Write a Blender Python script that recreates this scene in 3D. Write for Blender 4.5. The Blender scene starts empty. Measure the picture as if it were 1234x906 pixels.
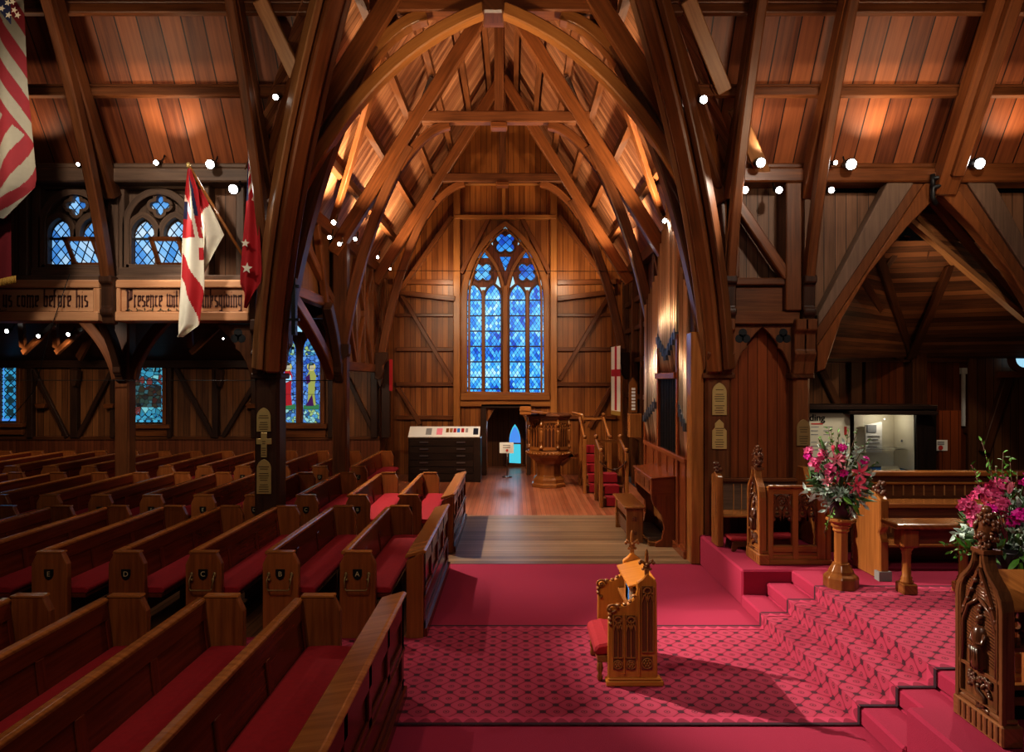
import bpy, bmesh, math, random
from mathutils import Vector
random.seed(7)
C = bpy.context.scene.collection
V = Vector
PI = math.pi
F = 823.0; CX = 619.0; CY = 458.0; CAMH = 2.6
def W(px, py, d):            # a point of the place at distance d from the camera
    return V(((px-CX)*d/F, d, CAMH-(py-CY)*d/F))
def HX(px, d): return (px-CX)*d/F
def HZ(py, d): return CAMH-(py-CY)*d/F
XC = -0.285; HW = 3.215      # transept axis and half width
YN = 9.7; YA = 6.26          # nave wall, nave axis
def sm(a, b, x):
    t = max(0, min(1, (x-a)/(b-a))); return t*t*(3-2*t)

# ---------------------------------------------------------------- materials
class NT:
    def __init__(s, name):
        s.m = bpy.data.materials.new(name); s.m.use_nodes = True
        s.n = s.m.node_tree.nodes; s.l = s.m.node_tree.links
        s.b = s.n['Principled BSDF']
    def new(s, t, **k):
        n = s.n.new(t)
        for a, b in k.items(): setattr(n, a, b)
        return n
    def link(s, a, b): s.l.new(a, b)
    def math(s, op, a, b=None, c=None, clamp=False):
        n = s.new('ShaderNodeMath', operation=op); n.use_clamp = clamp
        for i, v in enumerate((a, b, c)):
            if v is None: continue
            if isinstance(v, (int, float)): n.inputs[i].default_value = v
            else: s.link(v, n.inputs[i])
        return n.outputs[0]
    def mix(s, f, a, b, bt='MIX'):
        n = s.new('ShaderNodeMix', data_type='RGBA', blend_type=bt)
        for i, v in ((0, f), (6, a), (7, b)):
            if isinstance(v, (int, float)): n.inputs[i].default_value = v
            elif isinstance(v, (tuple, list)): n.inputs[i].default_value = (*v[:3], 1)
            else: s.link(v, n.inputs[i])
        return n.outputs[2]
    def coord(s, kind):
        t = s.new('ShaderNodeTexCoord'); return t.outputs[kind]
    def scaled(s, vec, sc):
        m = s.new('ShaderNodeMapping'); m.inputs['Scale'].default_value = sc
        s.link(vec, m.inputs['Vector']); return m.outputs[0]
    def noise(s, vec, scale=1, detail=3, rough=.55):
        n = s.new('ShaderNodeTexNoise'); n.inputs['Scale'].default_value = scale
        n.inputs['Detail'].default_value = detail; n.inputs['Roughness'].default_value = rough
        s.link(vec, n.inputs['Vector']); return n.outputs[0]
    def sep(s, vec):
        n = s.new('ShaderNodeSeparateXYZ'); s.link(vec, n.inputs[0]); return n.outputs
    def col(s, v):
        if isinstance(v, (tuple, list)): s.b.inputs['Base Color'].default_value = (*v[:3], 1)
        else: s.link(v, s.b.inputs['Base Color'])
    def set(s, **k):
        for a, b in k.items(): s.b.inputs[a.replace('_', ' ')].default_value = b
    def bump(s, h, strength=.2, dist=.01):
        n = s.new('ShaderNodeBump'); n.inputs['Strength'].default_value = strength
        n.inputs['Distance'].default_value = dist
        s.link(h, n.inputs['Height']); s.link(n.outputs[0], s.b.inputs['Normal'])
M = {}
def wood(name, c1, c2, rough=.42, seam=None, sw=.15, along='UV', var=.25, bump=.15, vary=.5, spec=.35):
    """varnished timber: streaky grain; boards of width sw across axis `seam`, grain along axis `along`"""
    t = NT(name)
    if along == 'UV':
        vec = t.coord('UV'); sc = (1.3, 22, 1)
    else:
        vec = t.coord('Object'); sc = [16, 16, 16]; 
        for a in along: sc['XYZ'.index(a)] = 1.0
        if seam: sc['XYZ'.index(seam)] = 22
    oi = t.new('ShaderNodeObjectInfo').outputs['Random']
    off = t.new('ShaderNodeVectorMath', operation='ADD')
    t.link(t.scaled(vec, sc), off.inputs[0])
    cmb = t.new('ShaderNodeCombineXYZ')
    t.link(t.math('MULTIPLY', oi, 37.0), cmb.inputs[0]); t.link(cmb.outputs[0], off.inputs[1])
    g = t.noise(off.outputs[0], 1.0, 5, .62)
    big = t.noise(vec, .9, 2)
    fac = t.math('ADD', t.math('MULTIPLY', g, .9), t.math('MULTIPLY', big, .55))
    fac = t.math('ADD', fac, t.math('MULTIPLY', oi, var))
    fac = t.math('ADD', t.math('MULTIPLY', t.math('SUBTRACT', fac, .725+var*.5), 1.35), .46)
    line = None
    if seam:
        ax = t.sep(vec)['XYZ'.index(seam)]
        n = t.math('DIVIDE', ax, sw)
        wn = t.new('ShaderNodeTexWhiteNoise', noise_dimensions='1D')
        t.link(t.math('FLOOR', n), wn.inputs['W'])
        fac = t.math('ADD', fac, t.math('MULTIPLY', t.math('SUBTRACT', wn.outputs[0], .5), vary))
        fr = t.math('FRACT', n)
        line = t.math('LESS_THAN', t.math('ABSOLUTE', t.math('SUBTRACT', fr, .5)), .47)
    fac = t.math('MAXIMUM', t.math('MINIMUM', fac, 1.0), 0.0)
    c = t.mix(fac, c1, c2)
    if line is not None:
        c = t.mix(line, tuple(x*.18 for x in c1), c)
    t.col(c); t.set(Roughness=rough)
    t.b.inputs['Specular IOR Level'].default_value = spec
    h = g if line is None else t.math('ADD', t.math('MULTIPLY', g, .3), line)
    t.bump(h, bump, .006)
    M[name] = t.m; return t.m
def plain(name, c, rough=.5, metal=0, em=None, es=0, noise=0, nscale=30, bump=0, sheen=0):
    t = NT(name)
    if noise:
        n = t.noise(t.coord('Object'), nscale, 4, .6)
        t.col(t.mix(n, tuple(x*(1-noise) for x in c), tuple(min(1, x*(1+noise)) for x in c)))
        if bump: t.bump(n, bump, .01)
    else: t.col(c)
    t.set(Roughness=rough, Metallic=metal)
    if sheen: t.b.inputs['Sheen Weight'].default_value = sheen
    if em: t.b.inputs['Emission Color'].default_value = (*em, 1); t.b.inputs['Emission Strength'].default_value = es
    M[name] = t.m; return t.m

wood('beam', (.030, .009, .003), (.21, .074, .026), .38, bump=.2)
wood('beam_dark', (.018, .008, .005), (.085, .034, .016), .42)
wood('beam_mid', (.05, .015, .005), (.29, .098, .03), .34)
wood('beam_light', (.16, .065, .022), (.46, .22, .085), .42)
wood('beam_grey', (.06, .034, .022), (.21, .125, .08), .5)
wood('orange_wood', (.20, .07, .017), (.46, .19, .052), .32)
wood('pew', (.05, .008, .004), (.20, .034, .012), .22, var=.2)
wood('pew_end', (.13, .034, .010), (.42, .14, .038), .3, var=.3)
wood('pew_rail', (.18, .055, .014), (.50, .19, .05), .2, var=.2)
wood('oak', (.12, .038, .010), (.42, .165, .045), .22, spec=.5)
wood('oak_shaded', (.06, .022, .009), (.27, .105, .04), .22, spec=.5)
wood('oak_dark', (.035, .012, .006), (.16, .055, .022), .22, spec=.5)
wood('desk_oak', (.24, .075, .012), (.55, .21, .04), .2, spec=.5)
wood('organ_wood', (.10, .022, .008), (.26, .07, .022), .25)
wood('cabinet_wood', (.012, .007, .005), (.04, .022, .015), .3)
wood('sign_wood', (.40, .18, .085), (.60, .33, .18), .38)
wood('roof_x', (.10, .026, .010), (.36, .112, .038), .45, 'X', .285, 'YZ', 0, .35, .62)
wood('roof_y', (.20, .070, .030), (.62, .29, .14), .45, 'Y', .13, 'XZ', 0, .35, .8)
wood('board_x', (.085, .030, .011), (.28, .112, .038), .45, 'X', .16, 'YZ', 0, .3, .55)
wood('board_end', (.14, .042, .010), (.42, .15, .036), .38, 'X', .15, 'YZ', 0, .3, .55)
wood('board_y', (.085, .033, .013), (.27, .115, .042), .42, 'Y', .16, 'XZ', 0, .3, .5)
wood('panel_red', (.10, .024, .008), (.26, .068, .02), .32, 'X', .14, 'YZ', 0, .3, .45)
wood('wainscot', (.10, .028, .012), (.24, .075, .03), .38, 'X', .085, 'YZ', 0, .3, .5)
wood('clere_x', (.09, .040, .020), (.30, .15, .08), .5, 'X', .16, 'YZ', 0, .25, .4)
wood('chapel_board', (.08, .028, .011), (.34, .135, .05), .5, 'Z', .065, 'XY', 0, .3, .9)
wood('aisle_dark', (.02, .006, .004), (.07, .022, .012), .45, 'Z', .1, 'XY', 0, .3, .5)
wood('floor_wood', (.12, .066, .034), (.36, .225, .125), .38, 'Y', .14, 'X', 0, .1, .7)
wood('floor_red', (.24, .070, .030), (.46, .165, .078), .3, 'X', .09, 'Y', 0, .08, .7)
wood('floor_aisle', (.10, .042, .018), (.28, .13, .06), .35, 'X', .14, 'Y', 0, .1, .6)
plain('velvet', (.25, .002, .009), .9, noise=.25, nscale=25)
plain('carpet', (.29, .011, .047), .95, noise=.2, nscale=140, bump=.3)
plain('brass', (.55, .40, .16), .42, .5, noise=.15, nscale=12)
plain('brass_dark', (.26, .17, .07), .45, .4)
plain('engrave', (.06, .035, .012), .6)
plain('iron', (.012, .011, .011), .45, .3)
plain('black', (.006, .006, .007), .4)
plain('shield', (.012, .011, .012), .3)
plain('letter_gold', (.55, .45, .26), .4)
plain('steel', (.42, .42, .44), .28, 1.0)
plain('chrome', (.75, .75, .74), .2, 1.0)
t = NT('pipe_metal'); oi = t.new('ShaderNodeObjectInfo').outputs['Random']
t.col(t.mix(oi, (.20, .12, .07), (.80, .58, .40))); t.set(Roughness=.3, Metallic=.8); M['pipe_metal'] = t.m  # warm reflections and shading between pipes put into the tint
plain('pipe_mouth', (.16, .19, .24), .3, .8)
plain('ink', (.10, .035, .024), .6)
plain('vine', (.028, .04, .022), .6)
plain('white_paper', (.78, .76, .70), .6)
plain('grey_ink', (.25, .25, .25), .7)
plain('red_ink', (.5, .04, .03), .6)
plain('cream', (.70, .64, .48), .6)
plain('blue_cloth', (.012, .04, .09), .9)
plain('flag_red', (.40, .012, .018), .8, noise=.1, nscale=18)
plain('shaded_white', (.155, .14, .11), .85, noise=.1, nscale=18)  # darker copy of the white flag cloth, shade put into the colour
plain('shaded_red', (.12, .003, .008), .85, noise=.12, nscale=18)  # darker copy of the red flag cloth, shade put into the colour
plain('flag_white', (.68, .62, .50), .8, noise=.08, nscale=18)
plain('flag_blue', (.016, .022, .075), .8)
plain('gold_fringe', (.34, .19, .03), .7)
plain('lead', (.012, .012, .014), .5)
plain('leaf_dark', (.06, .13, .04), .5, noise=.3, nscale=20)
plain('leaf_bright', (.09, .24, .03), .5, noise=.25, nscale=20)
plain('leaf_grey', (.44, .54, .47), .6, noise=.2, nscale=20)
plain('twig', (.12, .06, .03), .7)
plain('stem_red', (.22, .03, .05), .6)
plain('lily_pink', (.88, .13, .22), .5, noise=.25, nscale=30)
plain('lily_pale', (.85, .26, .34), .5, noise=.2, nscale=30)
plain('magenta', (.75, .012, .36), .5, noise=.2, nscale=30)
plain('orchid', (.68, .085, .24), .5, noise=.3, nscale=30)
plain('vase_dark', (.02, .012, .016), .3)
plain('lamp_on', (1, 1, 1), .5, em=(1, .96, .9), es=40)
plain('concrete', (.2, .19, .18), .8)
def emis(name, es, *stops, scale=8):
    pass
def glass_diamond(name, sx, sz, cols, es, lead=.06, axis='X', dens=.5):
    """leaded diamond quarries, colour varied quarry by quarry, daylight behind"""
    t = NT(name); o = t.sep(t.coord('Object'))
    a = t.math('DIVIDE', o['XYZ'.index(axis)], sx); b = t.math('DIVIDE', o[2], sz)
    u = t.math('ADD', a, b); v = t.math('SUBTRACT', a, b)
    cell = t.new('ShaderNodeCombineXYZ')
    t.link(t.math('FLOOR', u), cell.inputs[0]); t.link(t.math('FLOOR', v), cell.inputs[1])
    wn = t.new('ShaderNodeTexWhiteNoise', noise_dimensions='3D'); t.link(cell.outputs[0], wn.inputs['Vector'])
    big = t.noise(t.coord('Object'), 1.1, 2)
    f = t.math('ADD', t.math('MULTIPLY', wn.outputs[0], .75), t.math('MULTIPLY', t.math('SUBTRACT', big, .5), 1.5))
    f = t.math('ADD', f, .12)
    r = t.new('ShaderNodeValToRGB'); t.link(f, r.inputs[0])
    els = r.color_ramp.elements
    els[0].color = (*cols[0], 1); els[0].position = 0; els[1].color = (*cols[-1], 1); els[1].position = 1
    for i, c in enumerate(cols[1:-1]):
        e = els.new((i+1)/(len(cols)-1)); e.color = (*c, 1)
    d1 = t.math('ABSOLUTE', t.math('SUBTRACT', t.math('FRACT', u), .5)); d2 = t.math('ABSOLUTE', t.math('SUBTRACT', t.math('FRACT', v), .5))
    ld = t.math('GREATER_THAN', t.math('MAXIMUM', d1, d2), .5-lead)
    c = t.mix(ld, r.outputs[0], (.004, .006, .02))
    t.col(t.mix(.85, c, (0, 0, 0))); t.link(c, t.b.inputs['Emission Color']); t.b.inputs['Emission Strength'].default_value = es
    t.set(Roughness=.15); M[name] = t.m
BL = [(.015, .07, .48), (.03, .22, .74), (.07, .40, .90), (.17, .56, .98), (.42, .74, 1.0)]
glass_diamond('glass_big', .105, .16, BL, 1.1, .055)
glass_diamond('glass_tracery', .22, .22, BL[:4], .85, .05)
glass_diamond('glass_clere', .13, .16, [(.04, .16, .5), (.10, .34, .78), (.30, .6, .95), (.6, .78, .95)], .75, .07)
glass_diamond('glass_aisle', .18, .18, [(.02, .16, .35), (.06, .38, .62), (.12, .5, .72)], .75, .1)
plain('glass_pale', (.1, .2, .3), .2, em=(.42, .75, .95), es=.75)
plain('glass_teal', (.02, .1, .12), .2, em=(.07, .50, .62), es=.95)
plain('glass_sky', (.02, .1, .12), .2, em=(.09, .30, .85), es=.8)
plain('glass_robe_red', (.1, 0, 0), .2, em=(.36, .022, .03), es=.8)
plain('glass_robe_green', (.05, .05, 0), .2, em=(.33, .36, .10), es=.8)
plain('glass_purple', (.05, 0, .05), .2, em=(.05, .015, .085), es=.8)
plain('glass_skin', (.1, .1, .1), .2, em=(.55, .50, .36), es=.7)
plain('glass_gold', (.1, .1, .0), .2, em=(.62, .58, .16), es=.7)
plain('glass_green', (.0, .1, .0), .2, em=(.06, .20, .10), es=.7)
plain('glass_dark', (.0, .02, .03), .2, em=(.02, .05, .06), es=.6)
def voronoi_glass(name, sc, cols, es):
    t = NT(name); vo = t.new('ShaderNodeTexVoronoi'); vo.inputs['Scale'].default_value = sc
    t.link(t.coord('Object'), vo.inputs['Vector'])
    wn = t.new('ShaderNodeTexWhiteNoise', noise_dimensions='3D'); t.link(vo.outputs['Position'], wn.inputs['Vector'])
    r = t.new('ShaderNodeValToRGB'); t.link(wn.outputs[0], r.inputs[0]); els = r.color_ramp.elements
    r.color_ramp.interpolation = 'CONSTANT'
    els[0].color = (*cols[0], 1); els[1].color = (*cols[-1], 1); els[1].position = 1-1/len(cols)
    for i, c in enumerate(cols[1:-1]): els.new((i+1)/len(cols)).color = (*c, 1)
    ve = t.new('ShaderNodeTexVoronoi', feature='DISTANCE_TO_EDGE'); ve.inputs['Scale'].default_value = sc
    t.link(t.coord('Object'), ve.inputs['Vector'])
    c = t.mix(t.math('LESS_THAN', ve.outputs[0], .05), r.outputs[0], (.003, .006, .01))
    t.col((.02, .02, .02)); t.link(c, t.b.inputs['Emission Color']); t.b.inputs['Emission Strength'].default_value = es
    M[name] = t.m
voronoi_glass('glass_mosaic', 7.5, [(.03, .22, .32), (.10, .42, .52), (.02, .10, .16), (.2, .55, .6), (.05, .3, .45), (.16, .04, .04)], .8)
voronoi_glass('glass_canopy', 12, [(.08, .35, .55), (.3, .6, .6), (.03, .12, .3), (.35, .5, .2), (.1, .3, .7)], .8)
voronoi_glass('glass_cells', 10, [(.03, .12, .55), (.08, .25, .75), (.05, .18, .65), (.16, .4, .85)], .7)
voronoi_glass('glass_scene', 9, [(.02, .02, .02), (.03, .06, .05), (.05, .015, .012), (.02, .05, .07), (.035, .03, .02), (.04, .12, .14)], .8)
def carpet_pattern():
    t = NT('runner'); o = t.sep(t.coord('UV'))
    pu, pv = .216, .2225
    cu = t.math('COSINE', t.math('MULTIPLY', o[0], 2*PI/pu)); cv = t.math('COSINE', t.math('MULTIPLY', o[1], 2*PI/pv))
    f = t.math('ABSOLUTE', t.math('ADD', cu, cv)); g = t.math('ABSOLUTE', t.math('SUBTRACT', cu, cv))
    n = t.noise(t.coord('UV'), 160, 4, .6)
    base = t.mix(n, (.28, .017, .049), (.43, .047, .096))
    base = t.mix(t.math('GREATER_THAN', f, .55), t.mix(n, (.26, .013, .044), (.41, .036, .085)), base)
    lines = t.math('LESS_THAN', f, .16)
    c = t.mix(lines, base, (.15, .007, .024))
    marks = t.math('MULTIPLY', t.math('GREATER_THAN', g, 1.72), t.math('GREATER_THAN', n, .38))
    c = t.mix(marks, c, (.055, .005, .016))
    ro = t.math('MULTIPLY', t.math('GREATER_THAN', f, 1.72), t.math('LESS_THAN', f, 1.9))
    c = t.mix(t.math('MULTIPLY', ro, .7), c, (.10, .006, .02))
    c = t.mix(t.math('GREATER_THAN', f, 1.975), c, (.05, .005, .015))
    t.col(c); t.set(Roughness=.95); pass
    t.bump(n, .3, .008); M['runner'] = t.m
    t = NT('runner_edge'); o = t.sep(t.coord('UV'))
    s = t.math('ABSOLUTE', t.math('SINE', t.math('MULTIPLY', o[0], PI/.115)))
    sc = t.math('LESS_THAN', o[1], t.math('ADD', .03, t.math('MULTIPLY', s, .07)))
    n = t.noise(t.coord('UV'), 160, 4, .6)
    c = t.mix(sc, (.48, .04, .10), (.25, .014, .045))
    c = t.mix(t.math('LESS_THAN', o[1], .035), c, (.028, .006, .014))
    c = t.mix(t.math('MULTIPLY', n, .25), c, (.05, .005, .015))
    t.col(c); t.set(Roughness=.95); M['runner_edge'] = t.m
carpet_pattern()

# ---------------------------------------------------------------- mesh building
class MB:
    def __init__(s): s.v = []; s.f = []; s.uv = []; s.mi = []; s.cur = 0; s.smooth = []; s.sm = False
    def face(s, idx, uvs):
        s.f.append(tuple(idx)); s.uv.append(uvs); s.mi.append(s.cur); s.smooth.append(s.sm)
    def quad(s, a, b, c, d, uv=None):
        i = len(s.v); s.v += [V(a), V(b), V(c), V(d)]
        if uv is None:
            l = (V(b)-V(a)).length; h = (V(d)-V(a)).length
            uv = [(0, 0), (l, 0), (l, h), (0, h)] if l >= h else [(0, 0), (0, l), (h, l), (h, 0)]
        s.face((i, i+1, i+2, i+3), uv); return s
    def poly(s, pts, uv=None):
        i = len(s.v); s.v += [V(p) for p in pts]
        s.face(range(i, i+len(pts)), uv or [(p[2], p[0]+p[1]) for p in s.v[i:]]); return s
    def box(s, x0, x1, y0, y1, z0, z1):
        if x0 > x1: x0, x1 = x1, x0
        if y0 > y1: y0, y1 = y1, y0
        if z0 > z1: z0, z1 = z1, z0
        d = (x1-x0, y1-y0, z1-z0); la = d.index(max(d))
        p = [(x, y, z) for x in (x0, x1) for y in (y0, y1) for z in (z0, z1)]
        i = len(s.v); s.v += [V(q) for q in p]; r = random.random()*5
        for fc in ((0, 1, 3, 2), (4, 6, 7, 5), (0, 4, 5, 1), (2, 3, 7, 6), (0, 2, 6, 4), (1, 5, 7, 3)):
            o = [a for a in range(3) if a != la]
            s.face([i+k for k in fc], [(p[k][la], p[k][o[0]]+p[k][o[1]]+r) for k in fc])
        return s
    def prism(s, pts, f, t0, t1):
        """polygon pts (u,v) mapped by f(u,v,t), thickness t0..t1"""
        n = len(pts); i = len(s.v)
        s.v += [V(f(u, v, t0)) for u, v in pts] + [V(f(u, v, t1)) for u, v in pts]
        us = max(p[0] for p in pts)-min(p[0] for p in pts); vs = max(p[1] for p in pts)-min(p[1] for p in pts)
        uv = [(v, u) if vs >= us else (u, v) for u, v in pts]
        s.face(range(i, i+n), uv); s.face(range(i+2*n-1, i+n-1, -1), uv[::-1])
        for k in range(n):
            m = (k+1) % n; th = t1-t0
            s.face((i+k, i+n+k, i+n+m, i+m), [uv[k], (uv[k][0], uv[k][1]+th), (uv[m][0], uv[m][1]+th), uv[m]])
        return s
    def bar(s, path, n, w, d, w2=None):
        """timber along a path lying in the plane with normal n; w across in plane, d along n"""
        n = V(n).normalized(); path = [V(p) for p in path]; k = len(path); i = len(s.v); u = random.random()*9; us = []
        for j, p in enumerate(path):
            t = (path[min(j+1, k-1)]-path[max(j-1, 0)]).normalized()
            sd = n.cross(t).normalized()
            ww = w if w2 is None else w+(w2-w)*j/(k-1)
            for a, b in ((-1, -1), (1, -1), (1, 1), (-1, 1)): s.v.append(p+sd*a*ww/2+n*b*d/2)
            if j: u += (p-path[j-1]).length
            us.append(u)
        vv = [0, w, w+d, 2*w+d, 2*w+2*d]; r = random.random()*3
        for j in range(k-1):
            for c in range(4):
                a = i+4*j+c; b = i+4*j+(c+1) % 4
                s.face((a, b, b+4, a+4), [(us[j], vv[c]+r), (us[j], vv[c+1]+r), (us[j+1], vv[c+1]+r), (us[j+1], vv[c]+r)])
        s.face((i, i+1, i+2, i+3), [(0, 0), (0, w), (d, w), (d, 0)])
        e = i+4*(k-1); s.face((e+3, e+2, e+1, e), [(0, 0), (0, w), (d, w), (d, 0)])
        return s
    def lathe(s, prof, seg, loc=(0, 0, 0), rot=0, sm=True):
        i = len(s.v); loc = V(loc); q = s.sm; s.sm = sm
        for r, z in prof:
            for k in range(seg):
                a = rot+2*PI*k/seg; s.v.append(loc+V((r*math.cos(a), r*math.sin(a), z)))
        for j in range(len(prof)-1):
            for k in range(seg):
                m = (k+1) % seg; a = i+j*seg+k; b = i+j*seg+m
                z0, z1 = prof[j][1], prof[j+1][1]; z1 += abs(prof[j+1][0]-prof[j][0])
                s.face((a, b, b+seg, a+seg), [(z0, k*.05), (z0, k*.05+.05), (z1, k*.05+.05), (z1, k*.05)])
        s.sm = False
        s.face(range(i+seg-1, i-1, -1), [(0, 0)]*seg); e = i+seg*(len(prof)-1); s.face(range(e, e+seg), [(0, 0)]*seg)
        s.sm = q; return s
    def tube(s, path, r, seg=6, r2=None):
        path = [V(p) for p in path]; k = len(path); i = len(s.v); q = s.sm; s.sm = True; us = 0
        t0 = (path[1]-path[0]).normalized(); a = t0.orthogonal().normalized()
        for j, p in enumerate(path):
            t = (path[min(j+1, k-1)]-path[max(j-1, 0)]).normalized()
            a = (a-t*a.dot(t)).normalized(); b = t.cross(a); rr = r if r2 is None else r+(r2-r)*j/(k-1)
            for c in range(seg):
                an = 2*PI*c/seg; s.v.append(p+a*math.cos(an)*rr+b*math.sin(an)*rr)
        for j in range(k-1):
            for c in range(seg):
                m = (c+1) % seg; A = i+j*seg+c; B = i+j*seg+m
                s.face((A, B, B+seg, A+seg), [(j*.1, c*.03), (j*.1, c*.03+.03), (j*.1+.1, c*.03+.03), (j*.1+.1, c*.03)])
        s.sm = False
        s.face(range(i+seg-1, i-1, -1), [(0, 0)]*seg); e = i+seg*(k-1); s.face(range(e, e+seg), [(0, 0)]*seg)
        s.sm = q; return s
    def blob(s, c, r, seg=8, rings=5):
        c = V(c); r = (r, r, r) if isinstance(r, (int, float)) else r
        q = s.sm; s.sm = True; i = len(s.v)
        s.v.append(c+V((0, 0, -r[2])))
        for j in range(1, rings):
            ph = -PI/2+PI*j/rings
            for k in range(seg):
                a = 2*PI*k/seg; s.v.append(c+V((r[0]*math.cos(ph)*math.cos(a), r[1]*math.cos(ph)*math.sin(a), r[2]*math.sin(ph))))
        s.v.append(c+V((0, 0, r[2]))); top = len(s.v)-1
        for k in range(seg):
            m = (k+1) % seg
            s.face((i, i+1+m, i+1+k), [(0, 0)]*3); e = i+1+(rings-2)*seg; s.face((e+k, e+m, top), [(0, 0)]*3)
            for j in range(rings-2):
                a = i+1+j*seg; s.face((a+k, a+m, a+seg+m, a+seg+k), [(0, 0), (.05, 0), (.05, .05), (0, .05)])
        s.sm = q; return s
    def build(s, name, mat, parent=None, bev=0, org=None):
        if parent is not None:
            o = V((0, 0, 0)); p = parent
            while p is not None: o += p.location; p = p.parent
            loc = V((0, 0, 0)); org = o if org is None else V(org)
        elif org is not None: org = V(org); loc = org.copy()
        else: org = loc = V((0, 0, 0))
        me = bpy.data.meshes.new(name)
        me.from_pydata([tuple(v-org) for v in s.v], [], s.f)
        uvl = me.uv_layers.new(name='UVMap'); k = 0
        for uvs in s.uv:
            for u in uvs: uvl.data[k].uv = u; k += 1
        mats = mat if isinstance(mat, (list, tuple)) else [mat]
        for m in mats: me.materials.append(M[m])
        for p, mi, sf in zip(me.polygons, s.mi, s.smooth): p.material_index = mi; p.use_smooth = sf
        bm = bmesh.new(); bm.from_mesh(me); bmesh.ops.recalc_face_normals(bm, faces=bm.faces); bm.to_mesh(me); bm.free()
        ob = bpy.data.objects.new(name, me); C.objects.link(ob); ob.location = loc
        if parent is not None: ob.parent = parent
        if bev:
            m = ob.modifiers.new('bevel', 'BEVEL'); m.width = bev; m.segments = 1; m.limit_method = 'ANGLE'; m.angle_limit = .6
        return ob
    def base(s):
        xs = [v.x for v in s.v]; ys = [v.y for v in s.v]; zs = [v.z for v in s.v]
        return V(((min(xs)+max(xs))/2, (min(ys)+max(ys))/2, min(zs)))
def thing(name, label, cat, loc=(0, 0, 0), group=None):
    o = bpy.data.objects.new(name, None); C.objects.link(o); o.empty_display_size = .1
    o.location = loc; o['label'] = label; o['category'] = cat
    if group: o['group'] = group
    return o
def tag(o, label, cat, group=None, kind=None):
    o['label'] = label; o['category'] = cat
    if group: o['group'] = group
    if kind: o['kind'] = kind
    return o
def single(name, mb, mat, label, cat, group=None, bev=0):
    return tag(mb.build(name, mat, org=mb.base(), bev=bev), label, cat, group)
def struct(name, mb, mat, parent=None, bev=0):
    o = mb.build(name, mat, parent, bev)
    if parent is None: o['kind'] = 'structure'
    return o
def dup(root, loc, label, group=None):
    r = root.copy(); C.objects.link(r); r.location = loc; r['label'] = label
    if group: r['group'] = group
    for ch in list(root.children):
        c = ch.copy(); C.objects.link(c); c.parent = r
        for g in list(ch.children):
            d = g.copy(); C.objects.link(d); d.parent = c
    return r
def B(mbf, *a): m = MB(); getattr(m, mbf)(*a); return m
def bez(p0, c, p1, n=10):
    p0, c, p1 = V(p0), V(c), V(p1)
    return [p0*(1-t)**2+c*2*t*(1-t)+p1*t*t for t in [i/n for i in range(n+1)]]
def XZ(y0):   # polygon (x,z) extruded toward +y from y0
    return lambda u, v, t: (u, y0+t, v)
def YZ(x0):
    return lambda u, v, t: (x0+t, u, v)
def XY(z0):
    return lambda u, v, t: (u, v, z0+t)
def arch2(cx, hw, z0, zs, za, n=8):
    """pointed arch outline from two arcs: half width hw, base z0, spring zs, apex za"""
    h = za-zs; R = (hw*hw+h*h)/(2*hw); pts = [(cx-hw, z0), (cx+hw, z0)]
    if h < hw: R = hw*1.02
    a1 = math.asin(min(1, h/R)) if h >= hw else math.acos((R-hw)/R)
    for i in range(n+1):
        a = a1*i/n; pts.append((cx+hw-R+R*math.cos(a), zs+(R*math.sin(a))*(1 if h >= hw else h/(R*math.sin(a1)))))
    for i in range(n-1, -1, -1):
        a = a1*i/n; pts.append((cx-hw+R-R*math.cos(a), zs+(R*math.sin(a))*(1 if h >= hw else h/(R*math.sin(a1)))))
    return pts
def lancet(cx, hw, z0, zs, za, n=6): return arch2(cx, hw, z0, max(z0, min(zs, za-hw*1.35)), za, n)
def quatre(cx, cz, r, rot=PI/4, n=48, lobes=4):
    pts = []; c, q = .56*r, .44*r; st = 2*PI/lobes
    for i in range(n):
        a = 2*PI*i/n; t = (a-rot+st/2) % st-st/2
        rr = c*math.cos(t)+math.sqrt(max(0, q*q-(c*math.sin(t))**2)); pts.append((cx+rr*math.cos(a), cz+rr*math.sin(a)))
    return pts
def ring(mb, pts, y, w, d, closed=True):
    p = [V((u, y, v)) for u, v in pts]
    if closed: p = p+[p[0]]
    return mb.bar(p, (0, 1, 0), w, d)
def text_mb(txt, size, f, mb, mat_index=0, align='CENTER', depth=.002):
    cu = bpy.data.curves.new('t', 'FONT'); cu.body = txt; cu.size = size; cu.align_x = align; cu.align_y = 'CENTER'
    ob = bpy.data.objects.new('t', cu); C.objects.link(ob)
    dg = bpy.context.evaluated_depsgraph_get(); dg.update()
    me = bpy.data.meshes.new_from_object(ob.evaluated_get(dg))
    i = len(mb.v); mb.v += [V(f(v.co.x, v.co.y, depth)) for v in me.vertices]
    q = mb.cur; mb.cur = mat_index
    for p in me.polygons: mb.face([i+k for k in p.vertices], [(0, 0)]*len(p.vertices))
    mb.cur = q
    bpy.data.objects.remove(ob); bpy.data.curves.remove(cu); bpy.data.meshes.remove(me)
# ================================================================ THE SETTING
# floors
m = MB(); m.quad((-15, -3, 0), (-.95, -3, 0), (-.95, 17.9, 0), (-15, 17.9, 0)); struct('floor', m, 'floor_aisle')
m = MB(); m.quad((-.95, 9.66, .003), (2.9, 9.66, .003), (2.9, 13.13, .003), (-.95, 13.13, .003)); struct('floor', m, 'floor_wood')
m = MB(); m.quad((-.95, 13.13, 0), (2.95, 13.13, 0), (2.95, 21, 0), (-.95, 21, 0)); m.quad((-3.5, 13.13, .002), (-.95, 13.13, .002), (-.95, 18.8, .002), (-3.5, 18.8, .002)); struct('floor', m, 'floor_red')
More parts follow.
